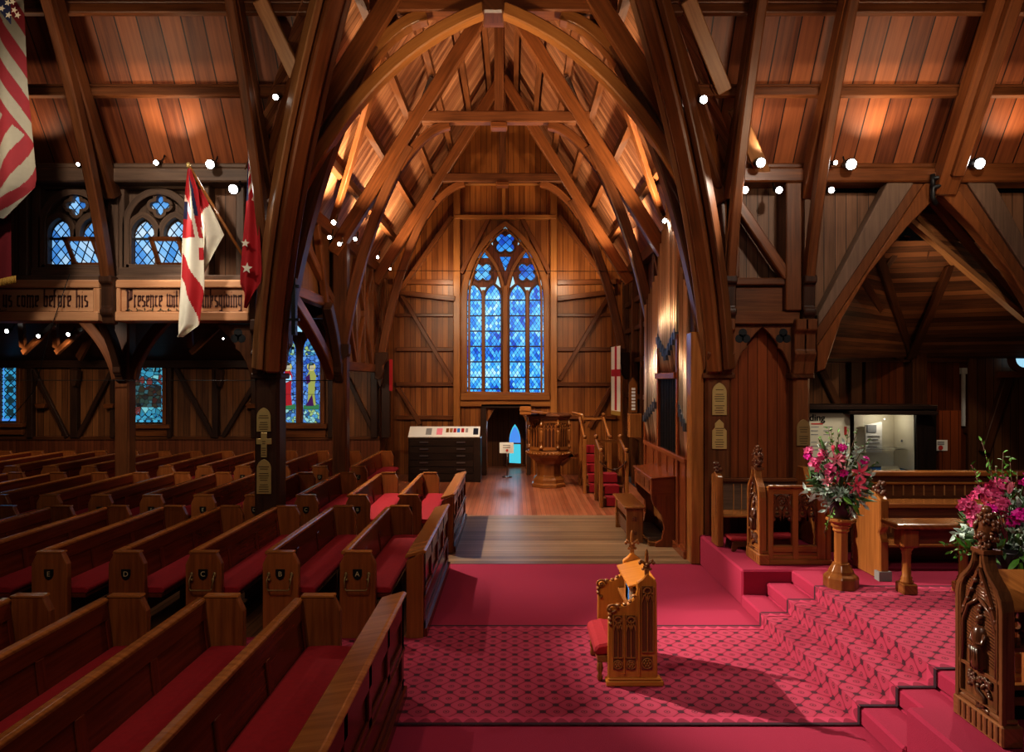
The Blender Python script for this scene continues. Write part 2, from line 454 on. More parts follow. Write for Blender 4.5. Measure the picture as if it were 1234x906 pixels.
# crossing carpet, chancel steps and floor
m = MB(); m.quad((-.95, -3, .0), (2.9, -3, .0), (2.9, 9.665, .0), (-.95, 9.665, .0)); m.quad((-15, 5.55, .004), (-.95, 5.55, .004), (-.95, 6.9, .004), (-15, 6.9, .004))
o = struct('floor', m, 'carpet')
SX = 2.61; TR = .287; RI = .14
m = MB()
for k in range(3):
    m.box(SX+k*TR, SX+(k+1)*TR if k < 2 else 13, 4.57, 7.84, k*RI, (k+1)*RI) if k else m.box(SX, SX+TR, 4.57, 7.84, 0, RI)
m.box(SX+TR, 13, 4.57, 7.84, 0, RI); m.box(SX+2*TR, 13, 4.57, 7.84, RI, 2*RI)
struct('floor', m, 'carpet', bev=.018)
for y0, y1 in ((7.84, 9.66), (-2, 4.57)):
    m = MB(); m.box(2.62, 13, y0, y1, 0, 3*RI); struct('floor', m, 'carpet', bev=.02)
# patterned runner following the steps
Y0, Y1 = 5.15, 7.30
path = [(-.96, .008), (SX-.006, .008), (SX-.006, RI+.006)]
for k in (1, 2): path += [(SX+k*TR-.006, k*RI+.006), (SX+k*TR-.006, (k+1)*RI+.006)]
path += [(13, 3*RI+.006)]
def strip(ya, yb, lift=0, edge=None):
    m = MB(); u = 0
    for (xa, za), (xb, zb) in zip(path, path[1:]):
        l = math.hypot(xb-xa, zb-za); dx = -lift if xb == xa else 0; dz = 0 if xb == xa else lift
        if xa < 0: la = 0
        # the carpet tapers from 5.15 to 5.06 nothing: straight edges
        uv = [(u, ya), (u+l, ya), (u+l, yb), (u, yb)] if edge is None else [(u, 0 if edge < 0 else .12), (u+l, 0 if edge < 0 else .12), (u+l, .12 if edge < 0 else 0), (u, .12 if edge < 0 else 0)]
        m.quad((xa+dx, ya, za+dz), (xb+dx, ya, zb+dz), (xb+dx, yb, zb+dz), (xa+dx, yb, za+dz), uv); u += l
    return m
Y0, Y1 = 5.13, 7.22
cr = strip(Y0, Y1).build('carpet_runner', 'runner')
tag(cr, 'long patterned crimson carpet runner crossing the floor and climbing the chancel steps', 'carpet runner')
m = MB(); m.quad((-14.8, 5.6, .008), (-.96, 5.6, .008), (-.96, 6.82, .008), (-14.8, 6.82, .008), [(-13.84, 5.6), (0, 5.6), (0, 6.82), (-13.84, 6.82)]); m.build('aisle_strip', 'runner', cr)
strip(Y0, Y0+.12, .004, -1).build('border', 'runner_edge', cr); strip(Y1-.12, Y1, .004, 1).build('border', 'runner_edge', cr)

# end wall of the transept with doorway
YE = 18.8
DX0, DX1, DZ = HX(587, YE), HX(634, YE), HZ(491, YE)
def roofz(x): return 11.05-1.6*abs(x-XC)
m = MB(); f = XZ(YE)
m.prism([(-3.75, 0), (DX0, 0), (DX0, 1.45), (DX0+.22, DZ), (DX0+.22, 2.2), (-3.75, 2.2)], f, 0, .15)
m.prism([(DX1, 0), (3.1, 0), (3.1, 2.2), (DX0+.22, 2.2), (DX0+.22, DZ), (DX1-.22, DZ), (DX1, 1.45)], f, 0, .15)
m.prism([(-3.75, 2.2), (3.1, 2.2), (3.1, roofz(3.1)), (XC, 11.05), (-3.75, roofz(-3.75))], f, 0, .15)
struct('wall_north', m, 'board_end')
m = MB(); m.box(DX0-.7, DX1+.7, 20.6, 20.7, 0, 2.3); m.box(DX0-.35, DX0-.25, 18.95, 20.6, 0, 2.3); m.box(DX1+.25, DX1+.35, 18.95, 20.6, 0, 2.3); m.box(DX0-.7, DX1+.7, 18.95, 20.6, 2.25, 2.3)
struct('wall_porch', m, 'board_x')
# frame pieces on the end wall
def endtrim(name, items, mat, k=.0):
    m = MB()
    for (xa, ya, xb, yb, wpx, d) in items:
        a = W(xa, ya, YE); b = W(xb, yb, YE); a.y = b.y = YE-d/2
        m.bar([a, b], (0, 1, 0), wpx/43.8, d)
    return struct(name, m, mat, bev=.01)
endtrim('trim_1', [(551, 225, 551, 575, 8, .16), (667, 225, 667, 500, 8, .16), (548, 263, 670, 263, 5, .18), (548, 221, 670, 221, 6, .14), (607, 221, 607, 262, 4, .1), (550, 485, 668, 485, 9, .14)], 'orange_wood')
endtrim('trim_2', [(474, 340, 547, 341, 6, .16), (478, 380, 547, 380, 4, .1), (478, 421, 547, 421, 5, .1), (478, 463, 547, 463, 5, .1), (478, 503, 547, 503, 5, .1),
    (479, 353, 549, 361, 6, .2), (484, 355, 547, 461, 5, .13), (480, 467, 507, 511, 5, .13),
    (671, 341, 742, 340, 6, .16), (671, 380, 742, 380, 4, .1), (671, 421, 742, 421, 5, .1), (671, 463, 742, 463, 5, .1), (671, 503, 742, 503, 4, .1),
    (671, 361, 740, 352, 6, .2), (733, 357, 674, 458, 5, .13), (737, 466, 710, 515, 5, .13)], 'beam_mid')
endtrim('trim_3', [(583, 490, 583, 573, 7, .14), (637, 490, 637, 573, 5, .14), (580, 489, 640, 489, 5, .14)], 'beam_dark')
endtrim('trim_4', [(556, 330, 590, 262, 5, .12), (662, 330, 628, 262, 5, .12), (545, 262, 480, 355, 5, .2), (674, 262, 738, 350, 5, .2)], 'beam_mid')
# the great blue window
S = 18.8/F
def wx(px): return HX(px, YE)
def wz(py): return HZ(py, YE)
yw = YE-.03
wc = wx(609)
outer = arch2(wc, 1.12, wz(475), wz(362), wz(271))
m = MB(); m.prism(outer, XZ(YE-.035), 0, .03); win = struct('window_1', m, 'panel_red')
m = MB(); ring(m, outer, YE-.08, .16, .2); ring(m, arch2(wc, .99, wz(474), wz(362), wz(277)), YE-.08, .06, .14)
for c0 in (582.5, 635.5): ring(m, arch2(wx(c0), wx(609)-wx(582.5)-.03, wz(475), wz(362), wz(300)), YE-.07, .10, .12)
m.box(wc-.07, wc+.07, YE-.17, YE-.03, wz(475), wz(345))
m.box(wc-1.22, wc+1.22, YE-.22, YE-.02, wz(482), wz(474))
struct('window_frame', m, 'orange_wood', win, bev=.015)
m = MB()
for a in (582.6, 635.5): m.box(wx(a)-.035, wx(a)+.035, YE-.12, YE-.04, wz(474), wz(350))
struct('mullion', m, 'oak', win)
for a, b in ((560.8, 580.7), (584.7, 603.5), (614.2, 633), (638, 657)):
    c = wx((a+b)/2); hw = wx(b)-c
    m = MB(); m.prism(lancet(c, hw, wz(473), wz(360), wz(344)), XZ(YE-.055), 0, .01); struct('pane', m, 'glass_big', win)
    m = MB()
    for y in (362, 380.7, 399.2, 417.5, 436, 454.6, 468.5): m.box(c-hw, c+hw, YE-.075, YE-.055, wz(y)-.018, wz(y)+.018)
    struct('glazing_bars', m, 'lead', win)
    m = MB(); ring(m, lancet(c, hw+.02, wz(473.5), wz(360), wz(343)), YE-.07, .05, .06); struct('lancet_frame', m, 'oak_dark', win)
for cx, cy, r in ((582, 328.6, 12), (635, 328.6, 12), (608.9, 293.5, 13)):
    m = MB(); m.prism(quatre(wx(cx), wz(cy), r*S), XZ(YE-.06), 0, .02); struct('quatrefoil_pane', m, 'glass_tracery', win)
    m = MB(); ring(m, quatre(wx(cx), wz(cy), r*S+.02), YE-.07, .05, .06); struct('quatrefoil_frame', m, 'oak_dark', win)
def tri(pts, mat):
    m = MB(); m.prism([(wx(a), wz(b)) for a, b in pts], XZ(YE-.055), 0, .02); struct('tracery_pane', m, mat, win)
for s_ in (1, -1):
    k = lambda a: 609+s_*(a-609)
    tri([(k(574), 311), (k(591), 311), (k(582), 299.5)], 'glass_tracery')
    tri([(k(587.5), 288), (k(594), 296), (k(593.6), 286)], 'glass_pale')
    tri([(k(562), 347), (k(568), 342), (k(565), 333)], 'glass_pale'); tri([(k(603.5), 347), (k(597.5), 342), (k(600), 333)], 'glass_pale')
    tri([(k(578.5), 346.5), (k(586), 346.5), (k(582.3), 354)], 'glass_pale')
tri([(602.5, 310), (615.5, 310), (609, 327)], 'glass_tracery'); tri([(605.5, 276.5), (612.5, 276.5), (609, 274)], 'glass_pale')
# porch window seen through the doorway
c = HX(620.5, 20.6); k = 20.6
zt, zb = HZ(511, k), HZ(558, k); hw = 7.2*k/F
m = MB(); m.prism(lancet(c, hw, zb, zt-.5, zt), XZ(20.57), 0, .02); win = struct('window_2', m, 'glass_teal')
m = MB(); m.prism(lancet(c, hw*.92, zb+.62, zt-.5, zt-.06), XZ(20.55), 0, .015); struct('upper_pane', m, 'glass_sky', win)
m = MB(); ring(m, lancet(c, hw+.04, zb-.03, zt-.5, zt+.1), 20.55, .1, .08); m.box(c-hw-.12, c+hw+.12, 20.48, 20.6, zb-.12, zb-.03); m.box(c-hw, c+hw, 20.53, 20.57, zb+.58, zb+.62); struct('window_frame', m, 'beam_mid', win)

# nave walls above the arcade line: left clerestory
ZP0, ZP1 = 5.36, 5.56
def plate(x0, x1):
    m = MB(); m.box(x0, x1, 9.5, 9.85, ZP0, ZP1); m.box(x0, x1, 9.55, 9.7, ZP1, ZP1+.08); return m
struct('trim_5', plate(-15, -3.3), 'beam_grey', bev=.02)
struct('trim_6', plate(2.75, 13), 'beam_mid', bev=.02)
m = MB(); m.box(-15, -3.6, 9.86, 9.92, 3.95, 5.5); struct('wall_clerestory', m, 'clere_x')
wn_ = 3
for cpx in (91.6, 192.5):
    d = 9.75; cx = HX(cpx, d); K = d/F
    m = MB(); m.box(cx-.56, cx+.56, 9.83, 9.86, HZ(335, d), HZ(222, d)); win = struct('window_%d' % wn_, m, 'beam_grey'); wn_ += 1
    z = lambda y: HZ(y, d)
    m = MB()
    for s_ in (-1, 1): m.box(cx+s_*.54-.06, cx+s_*.54+.06, 9.70, 9.86, z(337), z(221))
    m.box(cx-.6, cx+.6, 9.72, 9.86, z(228), z(222)); m.box(cx-.6, cx+.6, 9.68, 9.86, z(336), z(323))
    ring(m, arch2(cx, .46, z(323), z(272), z(231)), 9.76, .10, .12)
    for s_ in (-1, 1): ring(m, arch2(cx+s_*.23, .205, z(322), z(282), z(259)), 9.77, .09, .1)
    ring(m, quatre(cx, z(247.5), .165, 0), 9.78, .05, .08)
    struct('window_frame', m, 'beam_grey', win, bev=.012)
    m = MB(); m.prism(quatre(cx, z(247.5), .15, 0), XZ(9.81), 0, .015); struct('quatrefoil_pane', m, 'glass_clere', win)
    for s_ in (-1, 1):
        m = MB(); m.prism(lancet(cx+s_*.23, .15, z(321), z(285), z(266)), XZ(9.81), 0, .015); struct('pane', m, 'glass_clere', win)
        m = MB(); m.box(cx+s_*.23-.16, cx+s_*.23+.16, 9.77, 9.81, z(288.5), z(286)); struct('glazing_bar', m, 'lead', win)
    # hopper casement leaning into the church
    a0, a1 = cx-.02, cx+.42
    top = (9.50, z(290)); bot = (9.76, z(322))
    m = MB(); f = lambda u, v, t: (u, bot[0]+(top[0]-bot[0])*v+t, bot[1]+(top[1]-bot[1])*v)
    for (u0, u1, v0, v1) in ((a0, a0+.06, 0, 1), (a1-.06, a1, 0, 1), (a0, a1, .86, 1), (a0, a1, 0, .15)):
        m.prism([(u0, v0), (u1, v0), (u1, v1), (u0, v1)], f, -.03, .02)
    cs = struct('casement', m, 'beam_mid', win)
    m = MB(); m.prism([(a0+.05, .12), (a1-.05, .12), (a1-.05, .9), (a0+.05, .9)], f, 0, .01); struct('pane', m, 'glass_clere', cs)
m = MB()
for px in (33, 141, 250, 292): m.box(HX(px, 9.75)-.06, HX(px, 9.75)+.06, 9.66, 9.86, HZ(337, 9.75), ZP0)
m.box(-15, -3.6, 9.62, 9.86, HZ(341, 9.75), HZ(333, 9.75))
struct('trim_7', m, 'beam_grey', bev=.012)

# lettered arcade boards
SZ0, SZ1 = HZ(388, 9.7), HZ(340, 9.7)
# blackletter strokes: each letter a list of pen strokes on a grid (x to 4, z 0..10; x-height 6)
BLK = {
 'i': (2, [[(1, 0), (1, 5.6)], [(.4, 5), (1.2, 6)], [(1, 0), (1.8, .6)], [(.9, 7.6), (1.3, 8.1)]]),
 'u': (4, [[(1, 6), (1, .5)], [(1, .5), (2.6, .5)], [(3, 6), (3, 0)], [(3, 0), (3.8, .6)]]),
 'n': (4, [[(1, 0), (1, 6)], [(1, 5.5), (2.6, 6)], [(3, 5.6), (3, 0)], [(3, 0), (3.8, .6)]]),
 'm': (6, [[(1, 0), (1, 6)], [(1, 5.5), (2.6, 6)], [(3, 5.6), (3, 0)], [(3, 5.5), (4.6, 6)], [(5, 5.6), (5, 0)], [(5, 0), (5.8, .6)]]),
 's': (3.4, [[(2.8, 5.8), (1, 5.5)], [(1, 5.5), (1, 3.6)], [(1, 3.6), (2.8, 2.6)], [(2.8, 2.6), (2.8, .6)], [(2.8, .4), (.8, .2)]]),
 'c': (3.2, [[(2.8, 5.8), (1, 5.5)], [(1, 5.5), (1, .8)], [(1, .5), (2.8, .4)]]),
 'e': (3.4, [[(2.8, 5.8), (1, 5.5)], [(1, 5.5), (1, .8)], [(1, .5), (2.8, .4)], [(2.8, 5.6), (2.8, 3.8)], [(2.8, 3.6), (1, 2.6)]]),
 'o': (4, [[(1, 5.6), (1, .8)], [(1, .5), (2.8, .2)], [(3, .6), (3, 5.4)], [(3, 5.6), (1, 5.8)]]),
 'b': (4, [[(1, 9.6), (1, .6)], [(1, .4), (2.8, .2)], [(3, .6), (3, 5.4)], [(3, 5.6), (1, 5.4)]]),
 'h': (4, [[(1, 9.6), (1, 0)], [(1, 5.5), (2.8, 6)], [(3, 5.6), (3, .3)], [(3, .3), (2.4, -1.6)]]),
 'f': (3, [[(1, 0), (1, 8.6)], [(1, 8.8), (2.6, 9.4)], [(.2, 5.8), (2.4, 5.8)]]),
 'r': (3, [[(1, 0), (1, 6)], [(1, 5.3), (2.6, 5.9)], [(1, 0), (1.8, .5)]]),
 'w': (5.6, [[(1, 6.4), (1, .6)], [(1, .4), (2.8, .3)], [(3, 6.2), (3, .5)], [(3, .3), (4.8, .4)], [(5, .6), (5, 5.6)], [(5, 5.7), (4, 6.2)]]),
 't': (2.8, [[(1, 8.2), (1, .6)], [(.2, 5.8), (2.2, 5.8)], [(1, .4), (2.4, .4)]]),
 'k': (3.8, [[(1, 9.6), (1, 0)], [(1, 5), (2.8, 5.8)], [(2.8, 5.6), (2.6, 3.6)], [(2.4, 3.4), (1, 3)], [(1.6, 3), (3, 0)]]),
 'g': (4, [[(1, 5.6), (1, 1.2)], [(1, .8), (2.8, .6)], [(3, 6), (3, -2)], [(3, 5.6), (1, 5.8)], [(3, -2.2), (.8, -2.4)]]),
 'v': (4, [[(1, 6.4), (1, .6)], [(1, .4), (2.6, .2)], [(3, .6), (3, 5.4)], [(3, 5.6), (2, 6.2)]]),
 'a': (4, [[(1, 5.4), (2.8, 5.8)], [(3, 5.8), (3, 0)], [(3, 3.2), (1, 2.6)], [(1, 2.6), (1, .8)], [(1, .5), (2.8, .6)], [(3, 0), (3.8, .6)]]),
 'l': (2, [[(1, 9.6), (1, .4)], [(1, .4), (1.8, .8)]]), ' ': (3, []),
 'T': (6, [[(.2, 9), (5.4, 9.2)], [(3, 9), (3, .6)], [(3, .4), (1, .8)], [(1.2, 7), (1.2, 2)], [(3, .4), (5, 1)]]),
 'P': (6.5, [[(1.6, 9.6), (1.6, -2)], [(.2, 8.6), (2, 9.6)], [(2.4, 8), (2.4, 0)], [(2.4, 9.2), (5, 9.4)], [(5.2, 9.2), (5.2, 4.4)], [(5, 4), (2.4, 3.4)], [(4, 9), (4, 4)], [(0, -2.2), (3, -2.4)]]),
}
def blackletter(mb, txt, x0, z0, width, h, y):
    tot = sum(BLK[c][0] for c in txt); s = h/10; sx = width/tot
    nx, nz = .42*sx, .42*s
    for c in txt:
        w, st = BLK[c]
        for (a, b), (c_, d) in st:
            p = V((x0+a*sx, y, z0+b*s)); q = V((x0+c_*sx, y, z0+d*s)); vert = abs(a-c_) < .3
            n = V((.62*sx, 0, .50*s)) if vert else V((.24*sx, 0, .42*s))
            mb.poly([p-n, q-n, q+n, p+n] if vert else [p-V((0, 0, .5*s)), q-V((0, 0, .5*s)), q+V((0, 0, .5*s)), p+V((0, 0, .5*s))])
            if vert:
                for e, sg in ((p, 1), (q, 1)):
                    r = .85
                    mb.poly([e+V((-r*sx, 0, 0)), e+V((0, 0, -r*s)), e+V((r*sx, 0, 0)), e+V((0, 0, r*s))])
        x0 += w*sx
def arcade_board(px0, px1, txt, tx0, tx1, label, orn):
    x0, x1 = HX(px0, 9.58), HX(px1, 9.58)
    root = thing('lettered_board', label, 'sign', ((x0+x1)/2, 9.6, SZ0))
    m = MB(); m.box(x0, x1, 9.60, 9.9, SZ0, SZ1)
    m.build('board', 'sign_wood', root)
    m = MB(); z0, z1 = SZ0, SZ1
    m.box(x0, x1, 9.54, 9.62, z1-.10, z1); m.box(x0, x1, 9.52, 9.62, z0, z0+.13); m.box(x0, x1, 9.55, 9.62, z1-.04, z1+.015)
    for a in (x0, x1-.09): m.box(a, a+.09, 9.55, 9.62, z0+.1, z1-.1)
    m.build('moulding', 'sign_wood', root, bev=.012)
    m = MB(); m.box(x0+.07, x1-.07, 9.585, 9.6, z0+.128, z0+.142); m.box(x0+.07, x1-.07, 9.585, 9.6, z1-.112, z1-.1)
    m.build('inner_bead', 'beam', root)
    a, b = HX(tx0, 9.59), HX(tx1, 9.59); tot = sum(BLK[c][0] for c in txt); pos = 0
    for wd in txt.split(' '):
        wl = sum(BLK[c][0] for c in wd)
        m = MB(); blackletter(m, wd, a+(b-a)*pos/tot, HZ(369.5, 9.59), (b-a)*wl/tot, .26, 9.594); m.build('lettering', 'ink', root); pos += wl+BLK[' '][0]
    m = MB()
    for (p0, p1) in orn:
        a, b = HX(p0, 9.59), HX(p1, 9.59); n = 24
        zz = HZ(374.5, 9.59)
        m.tube([V((a+(b-a)*i/n, 9.593, zz+.014*math.sin(i*1.1))) for i in range(n+1)], .004, 4)
        for i in range(2, n, 4):
            x = a+(b-a)*i/n
            for k in range(3):
                an = k*2.1+i; m.poly([(x, 9.592, zz), (x+.035*math.cos(an)-.012, 9.592, zz+.03*math.sin(an)), (x+.05*math.cos(an), 9.592, zz+.045*math.sin(an)), (x+.035*math.cos(an)+.012, 9.592, zz+.03*math.sin(an)-.01)])
    m.build('vine_ornament', 'vine', root)
arcade_board(-140, 121, 'let us come before his', -16, 106, 'carved wooden arcade board lettered us come before his, left of the roof corbel', [(-110, 8)])
arcade_board(138, 301, 'Presence with Thanksgiving', 151, 292, 'carved wooden arcade board lettered Presence with Thanksgiving, behind the flags', [(152, 206), (212, 236)])

# nave wall to the right of the crossing (chancel side)
m = MB(); m.box(3.0, 4.2, 9.86, 9.92, 3.3, 5.5); m.box(4.2, 13, 9.86, 9.92, 5.3, 5.5)
m.prism([(4.2, 3.3), (4.2, 5.4), (5.8, 5.4)], XZ(9.86), 0, .06); m.prism([(8.0, 3.3), (8.0, 5.4), (6.3, 5.4)], XZ(9.86), 0, .06)
m.box(8.2, 13, 9.86, 9.92, 0, 5.4); struct('wall_chancel', m, 'clere_x')
m = MB(); m.box(13, 13.1, -2, 14, 0, 11.3); struct('wall_east', m, 'board_y')
m = MB(); m.box(8.0, 8.3, 9.55, 9.86, 0, 5.4); struct('trim_40', m, 'beam', bev=.02)
m = MB(); m.box(2.6, 4.15, 9.80, 9.86, .0, 3.4); struct('wall_chancel', m, 'panel_red')
m = MB()
xa, xb = HX(880, 9.65), HX(961, 9.65)
for y0, y1 in ((335, 344), (375, 391)): m.box(xa, xb, 9.55, 9.85, HZ(y1, 9.6), HZ(y0, 9.6))
m.box(HX(944, 9.6), xb, 9.5, 9.85, HZ(375, 9.6), HZ(222, 9.6)); m.box(xa, xa+.1, 9.55, 9.85, HZ(335, 9.6), HZ(222, 9.6))
m.box(xa, xb, 9.62, 9.85, HZ(378, 9.6), HZ(344, 9.6))
struct('trim_8', m, 'beam', bev=.015)
m = MB(); m.bar([W(887, 245, 9.6), W(948, 335, 9.6)], (0, 1, 0), .14, .16); struct('trim_9', m, 'beam_mid', bev=.015)
def spandrel(name, x0, x1, zt, zb, yy, cx, za, hw, sides=(1, 1)):
    """pierced spandrel board with pointed cusped arch and trefoils"""
    m = MB(); n = 14
    def arc(s_):
        pts = []
        for i in range(n+1):
            t = i/n; x = cx+s_*hw*(1-t**1.6)**.9; z = zb+(za-zb)*t
            if .50 < t < .62: x -= s_*.035
            pts.append((x, z))
        return pts
    for s_, on in ((-1, sides[0]), (1, sides[1])):
        if not on: continue
        e = x0 if s_ < 0 else x1
        m.prism(arc(s_)+[(cx, zt), (e, zt), (e, zb)], XZ(yy), 0, .06)
    o = struct(name, m, 'beam', bev=.008)
    m = MB()
    for s_, on in ((-1, sides[0]), (1, sides[1])):
        if not on: continue
        e = x0 if s_ < 0 else x1; tx = e-s_*.2; tz = zt-.17
        for k in range(3):
            a = PI/2+k*2*PI/3; m.prism([(tx+.055*math.cos(a)+.06*math.cos(b), tz+.055*math.sin(a)+.06*math.sin(b)) for b in [2*PI*i/14 for i in range(14)]], XZ(yy-.004), 0, .006)
    m.build('trefoil', 'black', o)  # black inlays paint the darkness of open holes
spandrel('trim_10', HX(878, 9.62), HX(961, 9.62), HZ(391, 9.62), HZ(452, 9.62), 9.62, HX(919, 9.62), HZ(394, 9.62), .40)
spandrel('trim_11', HX(225, 9.7), HX(304, 9.7), HZ(391, 9.7), HZ(455, 9.7), 9.7, HX(262, 9.7), HZ(394, 9.7), .46, (0, 1))

# outer north aisle wall
YW = 17.9
m = MB(); m.box(-15, -3.5, YW, YW+.1, 0, 5.6); struct('wall_aisle', m, 'board_x')
m = MB(); m.box(-15, -3.5, YW-.06, YW, 0, 1.05); struct('wall_wainscot', m, 'wainscot')
m = MB(); m.box(-15, -3.5, YW-.1, YW, 1.05, 1.13); struct('trim_12', m, 'beam')
m = MB()
for px, w in ((40, 7), (93, 9), (139, 5), (207, 5), (262, 7), (308, 6), (400, 6), (452, 8), (466, 10)):
    x = HX(px, YW); hw = w*YW/F/2; m.box(x-hw, x+hw, YW-.16, YW, 1.1, 3.1)
m.box(-15, -6.4, YW-.2, YW, 2.92, 3.12); m.box(-4.75, -3.5, YW-.2, YW, 2.92, 3.12)
for a, b in (((40, 445), (81, 527)), ((136, 445), (94, 527)), ((212, 443), (257, 526)), ((308, 461), (269, 526)), ((419, 455), (452, 524))):
    m.bar([W(*a, YW-.1), W(*b, YW-.1)], (0, 1, 0), .11, .1)
struct('trim_13', m, 'beam_dark', bev=.01)
m = MB()
for px in (93, 266, 459):
    x = HX(px, YW-.2); z = HZ(445, YW)
    m.prism([(x-.10, z), (x+.10, z), (x+.08, z-.25), (x+.03, z-.45), (x-.03, z-.45), (x-.08, z-.25)], XZ(YW-.36), 0, .2)
struct('trim_14', m, 'beam_dark', bev=.02)
# aisle windows
def winframe(win, x0, x1, z0, z1, mid=False):
    m = MB(); y = YW
    for a in (x0-.10, x1): m.box(a, a+.10, y-.14, y-.01, z0-.05, z1+.06)
    m.box(x0-.1, x1+.1, y-.14, y-.01, z1, z1+.1); m.box(x0-.22, x1+.22, y-.22, y-.01, z0-.16, z0-.05); m.box(x0-.16, x1+.16, y-.12, y-.01, z0-.36, z0-.16)
    struct('window_frame', m, 'beam_mid', win, bev=.01)
x0, x1, z0, z1 = HX(4.5, YW), HX(23.5, YW), HZ(507, YW), HZ(438, YW)
m = MB(); m.box(x0, x1, YW-.05, YW-.03, z0, z1); win = struct('window_5', m, 'glass_aisle'); winframe(win, x0, x1, z0, z1)
m = MB(); c = (x0+x1)/2
for a in (x0+.03, x1-.05): m.box(a, a+.02, YW-.06, YW-.05, z0, z1)
m.box(x0, x1, YW-.06, YW-.05, z0, z0+.06); struct('border_pane', m, 'glass_sky', win)
m = MB()
for i in range(5):
    z = z0+.22+i*.30; m.prism(quatre(c, z, .11, 0 if i % 2 else PI/4), XZ(YW-.06), 0, .01)
struct('rosette', m, 'glass_dark', win)
x0, x1, z0, z1 = HX(160, YW), HX(198.5, YW), HZ(508.5, YW), HZ(438, YW)
m = MB(); m.box(x0, x1, YW-.05, YW-.03, z0, z1); win = struct('window_6', m, 'glass_mosaic'); winframe(win, x0, x1, z0, z1)
m = MB(); m.prism([(x0+.0, z0+.40), (x1-.06, z0+.40), (x1-.06, z0+.95), (x1-.28, z0+1.0), (x0+.35, z0+.9), (x0+.2, z0+1.1), (x0, z0+1.0)], XZ(YW-.06), 0, .005); struct('figure_scene_pane', m, 'glass_scene', win)
m = MB(); m.box(x0, x1, YW-.062, YW-.05, z0, z0+.06); m.box(x1-.05, x1, YW-.062, YW-.05, z0, z1)
for i in range(7): m.prism([(x0+.02+i*.115, z0+.12), (x0+.1+i*.115, z0+.12), (x0+.06+i*.115, z0+.27)], XZ(YW-.062), 0, .01)
struct('border_pane', m, 'glass_aisle', win)
m = MB()
for z in (z0+.40, z0+.70, z0+.98): m.box(x0, x1, YW-.07, YW-.05, z-.008, z+.008)
struct('glazing_bars', m, 'beam_grey', win)
# two-light window with robed figures
cxw = HX(361.5, YW); zs = HZ(418, YW)
m = MB(); m.prism(arch2(cxw, .62, HZ(511, YW), HZ(410, YW), HZ(378, YW)), XZ(YW-.04), 0, .03); win = struct('window_7', m, 'beam_mid')
m = MB(); ring(m, arch2(cxw, .62, HZ(511, YW), HZ(410, YW), HZ(378, YW)), YW-.08, .12, .14); m.box(cxw-.07, cxw+.07, YW-.13, YW-.03, HZ(511, YW), HZ(400, YW))
m.box(cxw-.75, cxw+.75, YW-.22, YW, HZ(516, YW), HZ(510, YW)); m.box(cxw-.7, cxw+.7, YW-.12, YW, HZ(527, YW), HZ(516, YW))
struct('window_frame', m, 'beam_mid', win, bev=.012)
for px, robe, robe2 in ((347.5, 'glass_robe_red', 'glass_robe_red'), (376, 'glass_robe_green', 'glass_purple')):
    c = HX(px, YW); hw = 10*YW/F; z = lambda y: HZ(y, YW)
    m = MB(); m.prism(lancet(c, hw, z(509), z(425), z(403)), XZ(YW-.055), 0, .01); p = struct('pane', m, 'glass_cells', win)
    def lay(pts, mat, dy, nm):
        mm = MB(); mm.prism([(c+a*.0218, z(b)) for a, b in pts], XZ(YW-.06-dy), 0, .004); struct(nm, mm, mat, p)
    lay([(-9.5, 428), (9.5, 428), (8, 415), (0, 405), (-8, 415)], 'glass_canopy', 0, 'canopy')
    lay([(-9.5, 509), (9.5, 509), (9.5, 493), (-9.5, 493)], 'glass_canopy', 0, 'base_panel')
    lay([(-9.5, 493), (9.5, 493), (9.5, 487), (-9.5, 488)], 'glass_green', 0, 'grass')
    lay([(a, b) for a, b in ((-5, 489), (5.5, 488), (4, 475), (4.5, 462), (6, 453), (3.2, 446.5), (-2.4, 446.5), (-5.5, 453), (-3.8, 463), (-4, 476))], robe, .004, 'robe')
    if robe2 != robe: lay([(-7, 489), (3, 489), (1, 475), (-3, 482)], robe2, .008, 'cloak'); lay([(-7, 455), (-2, 450), (-1, 460), (-5, 463)], robe2, .008, 'cloak')
    else: lay([(-3, 455), (4, 452), (5, 458), (-2, 461)], 'glass_pale', .008, 'lamb')
    lay([(a*5.2, 442-b*5.2) for a, b in [(math.cos(q), math.sin(q)) for q in [i*PI/7 for i in range(14)]]], 'glass_gold', .005, 'halo')
    lay([(a*3.2+.3, 442.5-b*4) for a, b in [(math.cos(q), math.sin(q)) for q in [i*PI/7 for i in range(14)]]], 'glass_skin', .010, 'face')
    lay([(-3.4, 444), (-3, 438), (0, 436), (3.5, 438), (2.8, 440), (-1.6, 440.5), (-2.4, 446)], 'glass_scene', .013, 'hair')
    mm = MB()
    for y in (428, 444, 459, 475, 493): mm.box(c-hw, c+hw, YW-.08, YW-.072, z(y)-.005, z(y)+.005)
    struct('glazing_bars', mm, 'lead', win)
m = MB(); m.prism(quatre(cxw, HZ(394, YW), .17, 0), XZ(YW-.055), 0, .01); struct('quatrefoil_pane', m, 'glass_pale', win)
